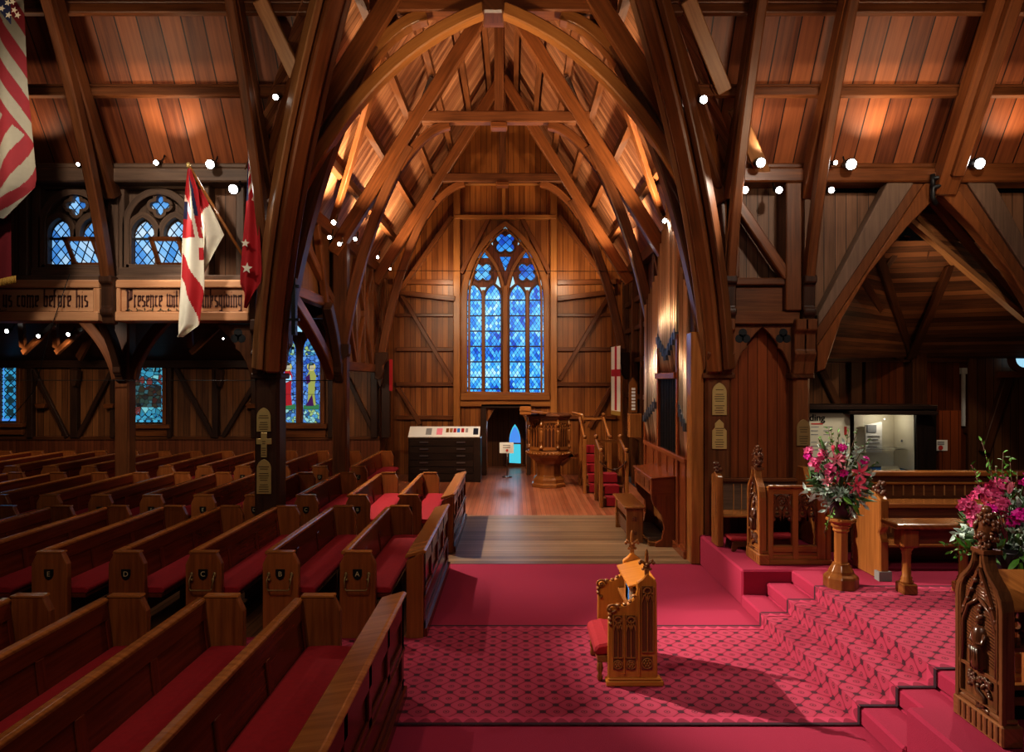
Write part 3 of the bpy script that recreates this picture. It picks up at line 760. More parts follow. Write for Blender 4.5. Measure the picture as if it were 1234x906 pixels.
# aisle ceilings and outer arcade
m = MB()
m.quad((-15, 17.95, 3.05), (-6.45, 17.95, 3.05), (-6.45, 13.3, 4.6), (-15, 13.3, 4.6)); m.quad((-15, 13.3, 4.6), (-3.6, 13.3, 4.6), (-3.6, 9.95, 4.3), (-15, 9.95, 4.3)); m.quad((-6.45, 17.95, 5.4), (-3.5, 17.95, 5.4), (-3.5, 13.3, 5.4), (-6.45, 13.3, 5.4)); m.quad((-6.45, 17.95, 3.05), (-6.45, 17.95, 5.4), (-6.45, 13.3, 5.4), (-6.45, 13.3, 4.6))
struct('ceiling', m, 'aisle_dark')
m = MB(); m.box(-15, -14.9, -3, 18, 0, 6); struct('wall_west', m, 'board_y')
m = MB(); m.box(-15, -3.4, 13.2, 13.42, 3.8, 4.05); struct('trim_15', m, 'beam_dark')
def aisle_post(px, label, top, sides):
    d = 13.3; x = HX(px, d); hw = .14
    r = thing('aisle_post', label, 'post', (x, d, 0))
    m = MB(); m.box(x-hw, x+hw, d-hw, d+hw, 0, top); m.build('shaft', 'beam', r, bev=.03)
    for s_ in sides:
        m = MB(); m.bar(bez((x+s_*.13, d, 2.62), (x+s_*.25, d, 3.25), (x+s_*.85, d, 3.82)), (0, 1, 0), .2, .16); m.build('brace', 'beam_mid', r, bev=.015)
    m = MB(); m.bar(bez((x, d-.16, 2.7), (x, d-.3, 3.3), (x, d-.95, 3.95)), (1, 0, 0), .2, .15); m.build('brace', 'beam_dark', r, bev=.015)
    m = MB(); m.prism([(d-.12, 2.95), (d-.32, 2.95), (d-.30, 2.75), (d-.24, 2.68), (d-.2, 2.58), (d-.12, 2.55)], YZ(x-.08), 0, .16); m.build('corbel', 'beam_dark', r, bev=.012)
aisle_post(151, 'square timber aisle post with curved braces under the lettered arcade boards', 3.85, (-1, 1))
aisle_post(411, 'square timber post with long curved braces at the right end of the north aisle', 5.4, (-1,))
# aisle roof struts
m = MB()
for px in (30, 70, 232):
    m.bar([W(px-4, 388, 15), W(px-2, 420, 15.5)], (0, 1, 0), .13, .1); m.bar([W(px-2, 425, 15.5), W(px+36, 390, 15)], (0, 1, 0), .11, .1)
m.bar([W(118, 388, 16), W(95, 432, 17)], (0, 1, 0), .16, .12)
struct('trim_16', m, 'beam')
m = MB(); m.prism([(HX(97, YW), 3.1), (HX(137, YW), 3.1), (HX(137, YW), 4.0), (HX(118, YW), 4.0)], XZ(YW-.12), 0, .05); m.prism([(HX(268, YW), 3.1), (HX(308, YW), 3.1), (HX(308, YW), 4.0), (HX(288, YW), 4.0)], XZ(YW-.12), 0, .05); struct('wall_gable', m, 'board_x')

# transept side walls
xl = XC-HW-.02
m = MB(); m.box(xl-.1, xl-.04, 13.45, YE, 2.95, 5.6); m.box(xl-.1, xl-.04, 9.9, 13.2, 4.05, 5.6); struct('wall_transept', m, 'board_y')
m = MB()
m.box(xl-.12, xl+.06, 13.4, YE, 2.80, 3.0); m.box(xl-.15, xl+.08, 9.8, YE, 5.35, 5.6); m.box(xl-.12, xl+.06, 9.9, 13.2, 3.95, 4.13)
for y in (13.5, 15.2, 16.0, 16.9, 18.6): m.box(xl-.1, xl+.05, y-.07, y+.07, 3.0, 5.4)
for a, b in (((13.6, 3.0), (15.2, 5.3)), ((15.2, 3.0), (13.6, 5.3)), ((15.2, 3.0), (16.9, 5.3)), ((16.9, 3.0), (15.2, 5.3)), ((16.9, 3.0), (18.6, 5.3)), ((18.6, 3.0), (16.9, 5.3))):
    m.bar([(xl+.0, a[0], a[1]), (xl+.0, b[0], b[1])], (1, 0, 0), .11, .09)
m.box(xl-.1, xl+.04, 18.5, YE, 0, 5.4)
struct('trim_17', m, 'beam_mid', bev=.012)
m = MB()
m.bar(bez((xl, 13.2, 2.68), (xl, 12.7, 3.2), (xl, 10.6, 3.98)), (1, 0, 0), .2, .18); m.bar([(xl, 13.2, 4.1), (xl, 10.6, 5.3)], (1, 0, 0), .18, .14); m.bar([(xl, 10.2, 4.1), (xl, 11.4, 5.35)], (1, 0, 0), .15, .12)
m.bar(bez((xl+.05, 13.1, 2.9), (xl+.05, 12.5, 4.2), (xl+.05, 12.0, 5.35)), (1, 0, 0), .16, .12)
struct('trim_18', m, 'beam_mid', bev=.015)
xr = XC+HW+.1
m = MB(); m.box(xr+.1, xr+.16, 9.9, YE, 0, 5.6); struct('wall_organ', m, 'board_y')
m = MB(); m.box(xr-.1, xr+.1, 9.9, YE, 5.3, 5.55)
for y in (13.3, 14.6, 16.0, 17.2, 18.6): m.box(xr-.06, xr+.1, y-.08, y+.08, 0, 5.4)
for z in (1.2, 2.2, 3.1, 3.9, 4.6): m.box(xr-.02, xr+.1, 13.0, YE, z-.06, z+.06)
m.bar([(xr, 13.3, 3.9), (xr, 14.6, 5.3)], (1, 0, 0), .12, .1)
struct('trim_19', m, 'beam', bev=.012)

# side chapel beyond the chancel wall
YC = 13.5
m = MB(); m.box(4.1, 14, YC, YC+.1, 0, 3.2); struct('wall_chapel', m, 'panel_red')
m = MB(); m.box(4.1, 4.16, 9.9, YC, 0, 4.6); m.box(13.6, 13.7, 9.7, YC, 0, 4.6); struct('wall_chapel', m, 'board_y')
m = MB(); m.prism([(4.15, 2.9), (5.5, 2.9), (4.6, 4.1), (4.15, 4.1)], XZ(12.2), 0, .05); m.prism([(4.15, 0), (5.9, 0), (5.9, 2.9), (4.15, 2.9)], XZ(12.4), 0, .05); m.prism([(HX(1168, 13.2), 0), (12.5, 0), (12.5, 4.6), (HX(1168, 13.2)+.6, 3.9), (HX(1168, 13.2), 3.0)], XZ(13.2), 0, .05); struct('wall_chapel', m, 'board_x')
PX = HX(1098, YC)
P0 = V((PX, YC-.1, 3.05)); L0 = W(1052, 290, 10.6); R0 = W(1160, 290, 10.4); QL = W(985, 432, 11.2); QR = W(1240, 432, 12.8)
m = MB(); m.poly([P0, L0, R0]); m.poly([P0, QL, W(1000, 330, 10.0), L0]); m.poly([P0, R0, W(1260, 300, 10.2), QR])
struct('ceiling', m, 'chapel_board')
m = MB()
m.quad((4.1, 9.93, 5.34), (13, 9.93, 5.34), (13, 13.6, 5.0), (4.1, 13.6, 5.0))
pl = [W(1094, 262, 10.05), W(1165, 325, 10.1), W(1236, 385, 10.2), W(1262, 385, 11.0), W(1180, 290, 11.0), W(1120, 225, 10.8)]
m.poly(pl); struct('ceiling', m, 'chapel_board')
m = MB()
m.bar([W(1092, 263, 10.0), W(1238, 387, 10.15)], (0, 1, 0), .07, .14)
m.bar([W(1122, 240, 10.15), W(1232, 372, 10.3)], (0, 1, 0), .09, .1); m.bar([W(1104, 262, 10.1), W(1150, 318, 10.4)], (0, 1, 0), .06, .1)
struct('trim_20', m, 'beam_light')
m = MB()
for a, da, b, db, w in (((1098, 430), 13.3, (1058, 306), 10.7, .15), ((1098, 432), 13.2, (1146, 318), 10.9, .17), ((1088, 425), 13.3, (1036, 330), 10.6, .13), ((1082, 432), 13.3, (1022, 352), 11, .1), ((1086, 428), 13.3, (1014, 372), 11, .1), ((1100, 390), 12.6, (1120, 300), 10.7, .1), ((1135, 420), 13.2, (1172, 330), 11.2, .1), ((1062, 330), 11.2, (1092, 285), 10.6, .1)):
    m.bar([W(*a, da), W(*b, db)], (0, 1, 0), w, .12)
m.box(PX-.14, PX+.14, YC-.3, YC, 0, 3.2)
for x in (HX(1045, YC), HX(1170, YC), HX(1205, YC), HX(1028, YC)): m.box(x-.11, x+.11, YC-.15, YC, 0, 3.1)
m.box(4.2, 14, YC-.2, YC, 2.95, 3.12); m.bar([W(990, 447, 12.3), W(1010, 488, 12.3)], (0, 1, 0), .13, .1); m.bar([W(1216, 450, 13.1), W(1186, 545, 13.1)], (0, 1, 0), .16, .12)
m.box(HX(1160, YC), 14, YC-.14, YC, 1.55, 1.7)
struct('trim_21', m, 'beam', bev=.01)
m = MB(); m.bar([(HX(1157, YC), YC-.1, 1.7), (HX(1157, YC), YC-.1, 2.75)], (0, 1, 0), .05, .05); m.box(HX(1153, YC), HX(1161, YC), YC-.16, YC-.08, 2.72, 2.84); struct('trim_22', m, 'white_paper')
x, z = HX(1236, 12.9), HZ(432, 12.9)
m = MB(); m.prism([(x+.19*math.cos(a), z+.19*math.sin(a)) for a in [i*PI/10 for i in range(20)]], XZ(12.98), 0, .02); win = struct('window_8', m, 'glass_pale')
m = MB(); ring(m, [(x+.22*math.cos(a), z+.22*math.sin(a)) for a in [i*PI/10 for i in range(20)]], 12.97, .1, .1); m.box(x-.5, x+.4, 12.9, 13.0, z-.36, z-.24); struct('window_frame', m, 'beam_mid', win)

# ================================================================ ROOFS
def slope(x, y, z): return V((x, y, z))
ZR = 11.2; ZE = 5.5; SL = (ZR-ZE)/(YN-YA)
xl_, xr_ = XC-HW, XC+HW
for xs, nm in (((-15, xl_), 0), ((xr_, 13), 1)):
    a, b = xs; e = XC
    if nm == 0: north = [(a, YN+.2, ZE-.33+.3), (b, YN+.2, ZE-.03), (e, YA, ZR), (a, YA, ZR)]; south = [(a, 2*YA-YN, ZE), (b, 2*YA-YN, ZE), (e, YA, ZR), (a, YA, ZR)]
    else: north = [(a, YN+.2, ZE-.03), (b, YN+.2, ZE-.03), (b, YA, ZR), (e, YA, ZR)]; south = [(a, 2*YA-YN, ZE), (b, 2*YA-YN, ZE), (b, YA, ZR), (e, YA, ZR)]
    m = MB(); m.poly(north); m.poly(south); struct('ceiling', m, 'roof_x')
m = MB()
for s_ in (-1, 1):
    m.poly([(XC+s_*(HW+.25), YN-.2, 11.05-1.6*(HW+.25)), (XC+s_*(HW+.25), YE+.1, 11.05-1.6*(HW+.25)), (XC, YE+.1, 11.05), (XC, YA, 11.05)])
struct('ceiling', m, 'roof_y')
def nz(y): return ZE+(YN-y)*SL      # height of the nave slope
# nave purlins
for i, y in enumerate((9.07, 8.57, 7.9, 7.2)):
    for a, b, w in ((-15, XC-HW*(y-YA)/(YN-YA), 'north west'), (XC+HW*(y-YA)/(YN-YA), 13, 'north east')):
        m = MB(); z = nz(y)-.13; m.box(a, b, y-.055, y+.05, z-.055, z+.06); m.box(a, b, y-.085, y-.055, z+.05, z+.085)
        struct('trim_%d' % (23+i*2+(a > -10)), m, 'beam', bev=.01)
# transept purlins
for i, x in enumerate((.35, .85, 1.35, 1.85, 2.35, 2.85)):
    m = MB()
    for s_ in (-1, 1):
        z = 11.05-1.6*x-.16; y0 = YA+x*(YN-YA)/HW
        m.box(XC+s_*x-.06, XC+s_*x+.06, y0+.2, YE, z-.08, z+.08)
    struct('trim_%d' % (31+i), m, 'beam')
# common rafters under the transept boards
# ---- trusses of the transept
def transept_truss(Y, label, zc, d, heavy, post):
    r = thing('roof_truss', label, 'roof truss', (XC, Y, zc))
    P = lambda x, z, dy=0: (XC+x, Y+dy, z)
    N = (0, 1, 0); w = .26 if not heavy else .30
    for s_ in (-1, 1):
        if heavy:
            for dy in (-.16, .16):
                m = MB(); m.bar([P(0, 10.25, dy), P(s_*HW, 5.1, dy)], N, .28, .13); m.build('rafter', 'beam_mid', r, bev=.02)
        else:
            m = MB(); m.bar([P(0, 10.2), P(s_*HW, 5.05)], N, w, d); m.build('rafter', 'beam_mid', r, bev=.02)
        m = MB()
        m.bar(bez(P(s_*1.72, zc-.55), P(s_*2.7, 5.6), P(s_*(HW-.1), 2.75), 14), N, .24 if heavy else .2, d*.8); m.build('leg', 'beam', r, bev=.02)
        m = MB(); m.bar(bez(P(s_*.95, zc-.13), P(s_*1.45, zc-.2), P(s_*1.95, zc-1.0), 8), N, .17, d*.7); m.build('knee_brace', 'orange_wood' if heavy else 'beam_mid', r, bev=.015)
        m = MB(); x = s_*(HW-.02)
        m.prism([(x-s_*.0, 2.62), (x-s_*.12, 2.62), (x-s_*.22, 2.8), (x-s_*.18, 2.95), (x-s_*.3, 3.1), (x-s_*.3, 3.3), (x, 3.3)], lambda u, v, t: (XC+u, Y+t, v), -.1, .1); m.build('corbel', 'beam_dark', r, bev=.015)
    m = MB(); m.bar([P(-1.75, zc), P(1.75, zc)], N, .22, d*.95); m.build('collar', 'beam_mid' if heavy else 'beam', r, bev=.02)
    m = MB(); m.box(XC-.09, XC+.09, Y-.09, Y+.09, zc-.2, 10.3); m.build('king_post', 'beam', r, bev=.015)
    m = MB(); m.box(XC-.16, XC+.16, Y-.13, Y+.13, zc-.22, zc-.1); m.build('boss', 'beam_mid', r, bev=.02)
    return r
t1 = transept_truss(9.75, 'heavy front arch truss over the crossing with low pointed arch ribs', 7.91, .3, True, True)
for s_ in (-1, 1):
    m = MB(); m.bar(bez((XC+s_*2.75, 9.6, 5.2), (XC+s_*1.75, 9.6, 7.2), (XC+s_*.12, 9.6, 7.80), 16), (0, 1, 0), .18, .2); m.build('arch_rib', 'beam_light' if False else 'orange_wood', t1, bev=.02)
m = MB(); m.box(XC-.15, XC+.15, 9.42, 9.75, 7.68, 7.9); m.build('boss', 'beam', t1, bev=.03)
transept_truss(13.25, 'middle roof truss of the transept, collar and king post above the blue window', 7.68, .22, False, True)
transept_truss(17.2, 'furthest roof truss of the transept, its collar nearest the end wall', 7.68, .2, False, True)
# wind braces lying in the transept slopes
def wb(s_, za, ya, zb, yb, mat, label, w=.16):
    xa = (11.05-za-.34)/1.6; xb = (11.05-zb-.34)/1.6
    n = V((s_*1.6, 0, 1)).normalized()
    a, b = V((XC+s_*xa, ya, za)), V((XC+s_*xb, yb, zb)); mid = (a+b)/2
    m = MB(); m.bar(bez(a, mid+V((0, .0, -.18)), b, 8), n, w, .09)
    single('wind_brace', m, mat, label, 'brace', 'wind braces of the transept roof', .01)
wb(-1, 8.25, 10.4, 5.6, 13.1, 'beam_mid', 'pale curved wind brace on the left roof slope between the front and middle trusses')
wb(1, 8.25, 10.4, 5.6, 13.1, 'beam_mid', 'pale curved wind brace on the right roof slope between the front and middle trusses')
wb(-1, 8.6, 13.5, 6.0, 15.2, 'beam_dark', 'dark straight wind brace on the left roof slope behind the middle truss', .14)  # dark timber stands in for shadow on these two braces
wb(1, 8.6, 13.5, 6.0, 15.2, 'beam_dark', 'dark straight wind brace on the right roof slope behind the middle truss', .14)
# ---- valley ribs rising from the crossing piers
for s_, nm in ((-1, 'left'), (1, 'right')):
    r = thing('valley_rib', 'thick layered valley rib rising from the %s crossing pier to the roof' % nm, 'rib', (XC+s_*HW, YN, 4.0))
    a = V((XC+s_*(HW-.05), YN-.05, 5.35)); b = V((XC, YA, 10.75)); n = V((b-a)).cross(V((0, 0, 1))).normalized()
    m = MB(); m.bar([a, b], n, .3, .26); m.build('rafter', 'beam_mid', r, bev=.03)
    p0 = V((XC+s_*(HW-.06), YN-.1, 2.72)); p1 = a.lerp(b, .5)-V((0, 0, .1)); c = V((XC+s_*(HW-.28), YN-.36, 5.3))
    m = MB(); m.bar(bez(p0, c, p1, 12), n, .3, .2); m.build('curved_brace', 'beam_mid', r, bev=.025)
    m = MB(); m.bar([v+n*.17+V((0, 0, .03)) for v in bez(p0, c, p1, 12)], n, .2, .09); m.build('layered_brace', 'beam_light', r, bev=.015)
    m = MB(); m.bar([v-n*.17+V((0, 0, .03)) for v in bez(p0, c, p1, 12)], n, .2, .09); m.build('layered_brace', 'beam', r, bev=.015)
# ---- nave trusses, each in a plane across the nave
def nave_truss(X, label, foot=SZ0, mat='beam', two=True):
    r = thing('nave_truss', label, 'roof truss', (X, YN-.1, foot))
    N = (1, 0, 0)
    m = MB(); m.bar([(X, YN-.08, nz(YN)-.33), (X, YA, ZR-.36)], N, .22, .15); m.build('rafter', mat, r, bev=.02)
    b0 = (X, 9.50, 3.98); b1 = (X, 8.15, 7.45); c = (X, 9.12, 5.7)
    m = MB(); m.bar(bez(b0, c, b1, 10), N, .17, .13); m.build('leg', 'beam_dark' if mat == 'beam_dark' else 'beam', r, bev=.02)
    m = MB(); y = 9.6
    m.prism([(y, 4.05), (9.40, 4.05), (9.40, 3.95), (9.46, 3.91), (9.47, 3.62), (9.43, 3.58), (9.43, 3.52), (9.48, 3.47), (9.50, 3.38), (y, 3.38)], YZ(X-.085), 0, .17); m.build('corbel', 'beam_dark', r, bev=.015)
    return r
nave_truss(-5.64, 'dark nave roof truss leg landing on a corbel between the two lettered boards')
nave_truss(-3.42, 'nave roof truss leg rising beside the left crossing pier behind the flags')
nave_truss(3.0, 'nave roof truss leg rising from the right crossing pier', mat='beam_mid')
nave_truss(4.1, 'nave roof truss leg landing on the second chancel post', mat='beam_mid')
r = thing('nave_truss', 'wide roof truss rafter above the apex of the triangular chapel arch', 'roof truss', (6.02, YN-.1, 5.3))
m = MB(); m.bar([(6.02, YN-.1, nz(YN)-.28), (6.02, YA, ZR-.32)], (1, 0, 0), .26, .3); m.build('rafter', 'beam_mid', r, bev=.03)
m = MB(); m.bar([(6.05, YN-.35, nz(YN)-.1), (6.05, YA, ZR-.75)], (1, 0, 0), .16, .16); m.build('inner_rafter', 'beam_mid', r, bev=.02)
# pale wind braces in the nave slopes
for (xa, ya, xb, yb, l) in ((2.15, 8.45, 2.78, 9.0, 'short pale wind brace high on the nave slope right of the crossing arch'), (2.95, 9.1, 3.55, 9.6, 'lower pale wind brace beside the bright spotlights right of the crossing'), (-3.14, 8.45, -2.83, 8.9, 'pale wind brace on the nave slope left of the crossing arch')):
    n = V((0, SL, 1)).normalized()
    m = MB(); m.bar([(xa, ya, nz(ya)-.26), (xb, yb, nz(yb)-.26)], n, .19, .08); single('wind_brace', m, 'beam_light', l, 'brace', None, .01)
# ---- crossing piers and chancel post
def pier(px0, px1, d, label, name='crossing_pier', mat='beam', cor=(0,)):
    x0, x1 = HX(px0, d), HX(px1, d); r = thing(name, label, 'pier', ((x0+x1)/2, d+.16, 0)); w = x1-x0; xm = (x0+x1)/2
    m = MB(); m.box(x0, x1, d, d+.34, 0, 2.68); m.build('shaft', mat, r, bev=.04)
    m = MB(); m.box(x0+.05, x1-.05, d+.05, d+.3, 2.68, 5.4); m.build('upper_shaft', mat, r, bev=.03)
    m = MB()
    for cx in (xm-w*.27, xm+w*.27):
        m.prism([(d+.1, 3.45), (d-.16, 3.45), (d-.16, 3.3), (d-.10, 3.24), (d-.10, 3.02), (d-.14, 2.97), (d-.08, 2.86), (d-.05, 2.68), (d+.1, 2.62)], YZ(cx-.085), 0, .17)
    m.build('corbel', 'beam_dark' if mat == 'beam_dark' else 'beam', r, bev=.012)
    m = MB(); m.box(x0-.04, x1+.04, d-.04, d+.36, 2.62, 2.70); m.build('capital', mat, r, bev=.015)
    return r
pier(306, 336, 9.7, 'dark timber crossing pier on the left carrying brass plaques and a brass cross', mat='beam_dark')
pier(850, 882, 9.6, 'timber crossing pier on the right between the organ and the choir stalls')
pier(957, 977, 9.6, 'second chancel post with one brass plaque, right of the cusped panel', 'chancel_post')
# triangular chapel arch
for sgn, label in ((-1, 'wide left plank brace of the triangular chapel arch'), (1, 'wide right plank brace of the triangular chapel arch')):
    r = thing('arch_brace', label, 'brace', (HX(1130+sgn*60, 9.6), 9.65, 2.9)); cx = HX(1130, 9.6)
    fx = lambda px: cx+sgn*(HX(px, 9.6)-cx)*-1 if False else (HX(px, 9.6) if sgn < 0 else 2*cx-HX(px, 9.6))
    P = lambda px, py: (fx(px), HZ(py, 9.6))
    m = MB(); m.prism([P(983, 380), P(1066, 222), P(1098, 222), P(983, 395)], XZ(9.52), 0, .2); m.build('outer_plank', 'beam_grey', r, bev=.012)
    m = MB(); m.prism([P(983, 395), P(1098, 222), P(1112, 222), P(983, 418)], XZ(9.56), 0, .16); m.build('middle_plank', 'beam', r, bev=.012)
    m = MB(); m.prism([P(983, 418), P(1112, 222), P(1130, 222), P(1128, 236), P(1090, 275), P(1045, 330), P(1012, 385), P(992, 445), P(983, 448)], XZ(9.54), 0, .18); m.build('inner_plank', 'beam_mid', r, bev=.012)
m = MB(); m.tube([W(1128, 246, 9.48), W(1124, 238, 9.46), W(1124, 226, 9.45), W(1140, 222, 9.45), W(1142, 206, 9.45)], .035, 8); m.tube([W(1124, 215, 9.45), W(1142, 212, 9.45)], .03, 8); m.tube([W(1124, 226, 9.45), W(1124, 210, 9.45)], .03, 8)
single('iron_bracket', m, 'iron', 'black bent iron bracket at the apex of the triangular arch', 'bracket')
# tie rods
for a, b, l in ((W(-30, 458, 12.9), W(412, 458.5, 13.2), 'thin steel tie rod crossing the north aisle'), (W(466, 326, 16.9), W(756, 327, 16.9), 'thin steel tie rod crossing the transept in front of the blue window')):
    single('tie_rod', B('tube', [a, b], .007, 6), 'iron', l, 'tie rod')
single('rope', B('tube', [W(84, 330, 9.45), W(60, 400, 9.5), W(42, 470, 9.5), W(10, 508, 9.55)], .006, 5), 'iron', 'thin black cord hanging slantwise from the open clerestory window', 'cord')
# ================================================================ PEWS
ORD = ['front', 'second', 'third', 'fourth', 'fifth', 'sixth', 'seventh', 'eighth', 'ninth', 'tenth', 'eleventh', 'twelfth', 'thirteenth', 'fourteenth', 'fifteenth']
LET = 'ABCDEFGHIJKLMNOP'
def end_pts(): return [(-.18, 0), (.18, 0), (.18, .75), (.125, .862), (-.125, .862), (-.18, .75)]
def back_mb(L):
    m = MB(); h = L/2-.06
    f = lambda u, v, t: (-.085-.07*(v-.30)/.55+t, u, v)   # leaning back plank
    R = lambda u0, u1, v0, v1, t0, t1: m.prism([(u0, v0), (u1, v0), (u1, v1), (u0, v1)], f, t0, t1)
    R(-h, h, .12, .83, 0, .022)
    n = max(3, round(L/.8))
    for t0, t1 in ((.022, .036), (-.014, 0)):
        R(-h, h, .70, .83, t0, t1); R(-h, h, .30, .38, t0, t1)
        for i in range(n+1):
            c = -h+2*h*i/n; R(max(-h, c-.045), min(h, c+.045), .38, .70, t0, t1)
    return m
def rail_mb(L):
    m = MB(); h = L/2-.05; return m.prism([(-.185, .825), (-.115, .825), (-.112, .85), (-.13, .866), (-.175, .866), (-.19, .85)], lambda u, v, t: (u, t, v), -h, h)
def cushion_mb(L):
    m = MB(); h = L/2-.07
    pr = [(-.085, .425), (.31, .425), (.325, .445), (.32, .472), (.29, .488), (.1, .495), (-.05, .488), (-.085, .47)]
    m.sm = False; return m.prism(pr, lambda u, v, t: (u, t, v), -h, h)
SH = {}
def shield_mb(ch, L):
    m = MB(); y = -L/2-.036
    pts = [(-.046, .70), (.046, .70), (.046, .64), (.03, .607), (0, .592), (-.03, .607), (-.046, .64)]
    m.prism(pts, lambda u, v, t: (u, y-t, v), 0, .008)
    text_mb(ch, .072, lambda x, z, t: (x, y-.008-t, .652+z), m, 1)
    return m
def handle_mb(L):
    m = MB(); y = -L/2-.036
    for s_ in (-1, 1):
        m.tube([(s_*.115, y, .66), (s_*.115, y-.02, .64), (s_*.12, y-.05, .60), (s_*.11, y-.06, .52)], .008, 6); m.blob((s_*.115, y-.006, .645), (.02, .01, .03), 8, 5); m.blob((s_*.105, y-.02, .60), (.016, .02, .016), 6, 4)
    m.tube([(-.11, y-.06, .525), (-.10, y-.065, .505), (.10, y-.065, .505), (.11, y-.06, .525)], .008, 6)
    return m
def make_pew(L):
    r = thing('pew', '', 'pew')
    back_mb(L).build('backrest', 'pew', r, bev=.004); rail_mb(L).build('top_rail', 'pew_rail', r, bev=.004)
    m = MB(); m.box(-.10, .31, -L/2+.05, L/2-.05, .385, .425); m.build('seat', 'pew', r, bev=.006)
    cushion_mb(L).build('cushion', 'velvet', r, bev=.008)
    m = MB(); m.box(-.08, .24, -.02, .02, 0, .385); m.build('seat_support', 'pew', r)
    for s_ in (-1, 1):
        m = MB(); m.prism(end_pts(), lambda u, v, t: (u, s_*(L/2-.0)+t, v), -.036, .036); e = m.build('end_panel', 'pew_end', r, bev=.007)
        m = MB(); m.prism([(-.135, .862), (.135, .862), (.13, .876), (-.13, .876)], lambda u, v, t: (u, s_*L/2+t, v), -.042, .042); m.build('cap', 'pew_rail', e)
    return r
def ends(r): return [c for c in r.children if c.name.startswith('end_panel')]
def shield_for(root, ch, L, handle):
    e = min(ends(root), key=lambda o: sum(v.co.y for v in o.data.vertices))
    if (ch, L) not in SH: SH[(ch, L)] = shield_mb(ch, L).build('shield_plaque', ['shield', 'letter_gold'], e, org=(0, 0, 0)); o = SH[(ch, L)]
    else: o = SH[(ch, L)].copy(); C.objects.link(o); o.parent = e
    if handle: handle_mb(L).build('brass_handle', 'brass_dark', e, org=(0, 0, 0))
protoA = make_pew(2.5); protoB = make_pew(2.95); used = set()
XP = lambda k: -1.57-.775*k
def block(y0, y1, ks, where, L, proto, group, letters=True, handles=()):
    for k in ks:
        loc = (XP(k), (y0+y1)/2, 0)
        lab = '%s red-cushioned pew %s%s' % (ORD[k], where, ', lettered %s' % LET[k] if k < 5 and handles else '')
        if proto not in used: r = proto; used.add(proto); r.location = loc; r['label'] = lab; r['group'] = group; later.append((r, LET[k], L, k in handles, letters))
        else: r = dup(proto, loc, lab, group); later.append((r, LET[k], L, k in handles, letters))
later = []; in_near = 'from the carpet in the block nearest the camera'
block(3.0, 5.5, range(0, 5), in_near, 2.5, protoA, 'pews of the nearest block', False)
block(6.9, 9.4, range(0, 9), 'from the carpet in the block beyond the cross aisle', 2.5, protoA, 'pews beyond the cross aisle', True, (0, 1, 2))
block(10.3, 12.8, range(0, 12), 'from the transept in the block behind the left pier', 2.5, protoA, 'pews behind the crossing pier')
block(13.75, 16.7, range(2, 16) if False else range(2, 15), 'from the chest in the farthest block along the wainscot', 2.95, protoB, 'pews along the aisle wall')
for r, ch, L, h, on in later:
    if on: shield_for(r, ch, L, h)
def pew_front(y0, y1, label, H=.86):
    L = y1-y0; yc = (y0+y1)/2; x = -.94
    r = thing('frontal_desk', label, 'pew desk', (x, yc, 0), 'panelled desks before the pew blocks')
    m = MB(); m.box(x-.03, x+.015, y0, y1, .05, H-.03); m.build('board', 'pew', r)
    m = MB(); x1 = x+.015
    n = max(3, round(L/.62))
    for z0, z1 in ((.0, .16), (.40, .47), (H-.17, H-.03)): m.box(x1, x1+.022, y0, y1, z0, z1)
    for i in range(n+1):
        c = y0+.05+(L-.1)*i/n; m.box(x1, x1+.022, c-.045, c+.045, .4, H-.03)
    m.box(x1, x1+.022, y0, y0+.1, 0, H-.1); m.box(x1, x1+.022, y1-.1, y1, 0, H-.1)
    m.box(x1, x1+.05, y0, y1, 0, .09); m.box(x1, x1+.034, y0, y1, .385, .41)
    m.build('framing', 'pew', r, bev=.006)
    m = MB(); m.prism([(x-.16, H-.06), (x+.05, H-.005), (x+.062, H+.015), (x+.03, H+.03), (x-.15, H-.02)], lambda u, v, t: (u, t, v), y0-.02, y1+.02); m.build('book_ledge', 'pew_rail', r, bev=.006)
    for y in (y0, y1):
        m = MB(); m.prism([(x-.14, 0), (x+.03, 0), (x+.03, H-.01), (x-.01, H+.0), (x-.06, H-.04), (x-.14, H-.08)], lambda u, v, t: (u, y+t, v), -.035, .035); m.build('end_post', 'pew_end', r, bev=.006)
    return r
pf = pew_front(3.0, 5.62, 'long panelled pew desk with a sloping top, nearest the camera beside the carpet', .83)
m = MB(); m.prism([(-.998, .787), (-.966, .796), (-.966, .800), (-.998, .791)], lambda u, v, t: (u, t, v), 5.28, 5.40); m.build('brass_plate', 'chrome', pf)
pew_front(6.9, 9.45, 'panelled pew desk before pew A at the edge of the crossing carpet')
pew_front(10.3, 12.85, 'panelled pew desk farthest back, standing on the bare boards of the transept')

# ================================================================ PRAYER DESK IN THE MIDDLE
def fleur(m, x, y, z, s):
    m.blob((x, y, z+.07*s), (.016*s, .014*s, .075*s), 8, 6); m.blob((x, y, z), (.03*s, .022*s, .018*s), 8, 5)
    for k in (-1, 1):
        m.tube([(x, y, z+.01*s), (x+k*.03*s, y, z+.035*s), (x+k*.05*s, y, z+.055*s), (x+k*.052*s, y, z+.03*s)], .013*s, 6, .009*s); m.blob((x+k*.054*s, y, z+.03*s), .016*s, 7, 5)
        m.blob((x+k*.03*s, y, z-.02*s), .013*s, 6, 4)
        m.blob((x, y+k*.02*s, z+.02*s), .015*s, 6, 4)
pd = thing('prayer_desk', 'carved oak prayer desk with twin finials and a red kneeler, alone on the crossing carpet', 'prayer desk', (1.0, 6.18, 0))
DN, DF = 5.80, 6.52
zz = lambda x, y: (HX(700+x/4.317, DN), HZ(630+y/4.317, DN))
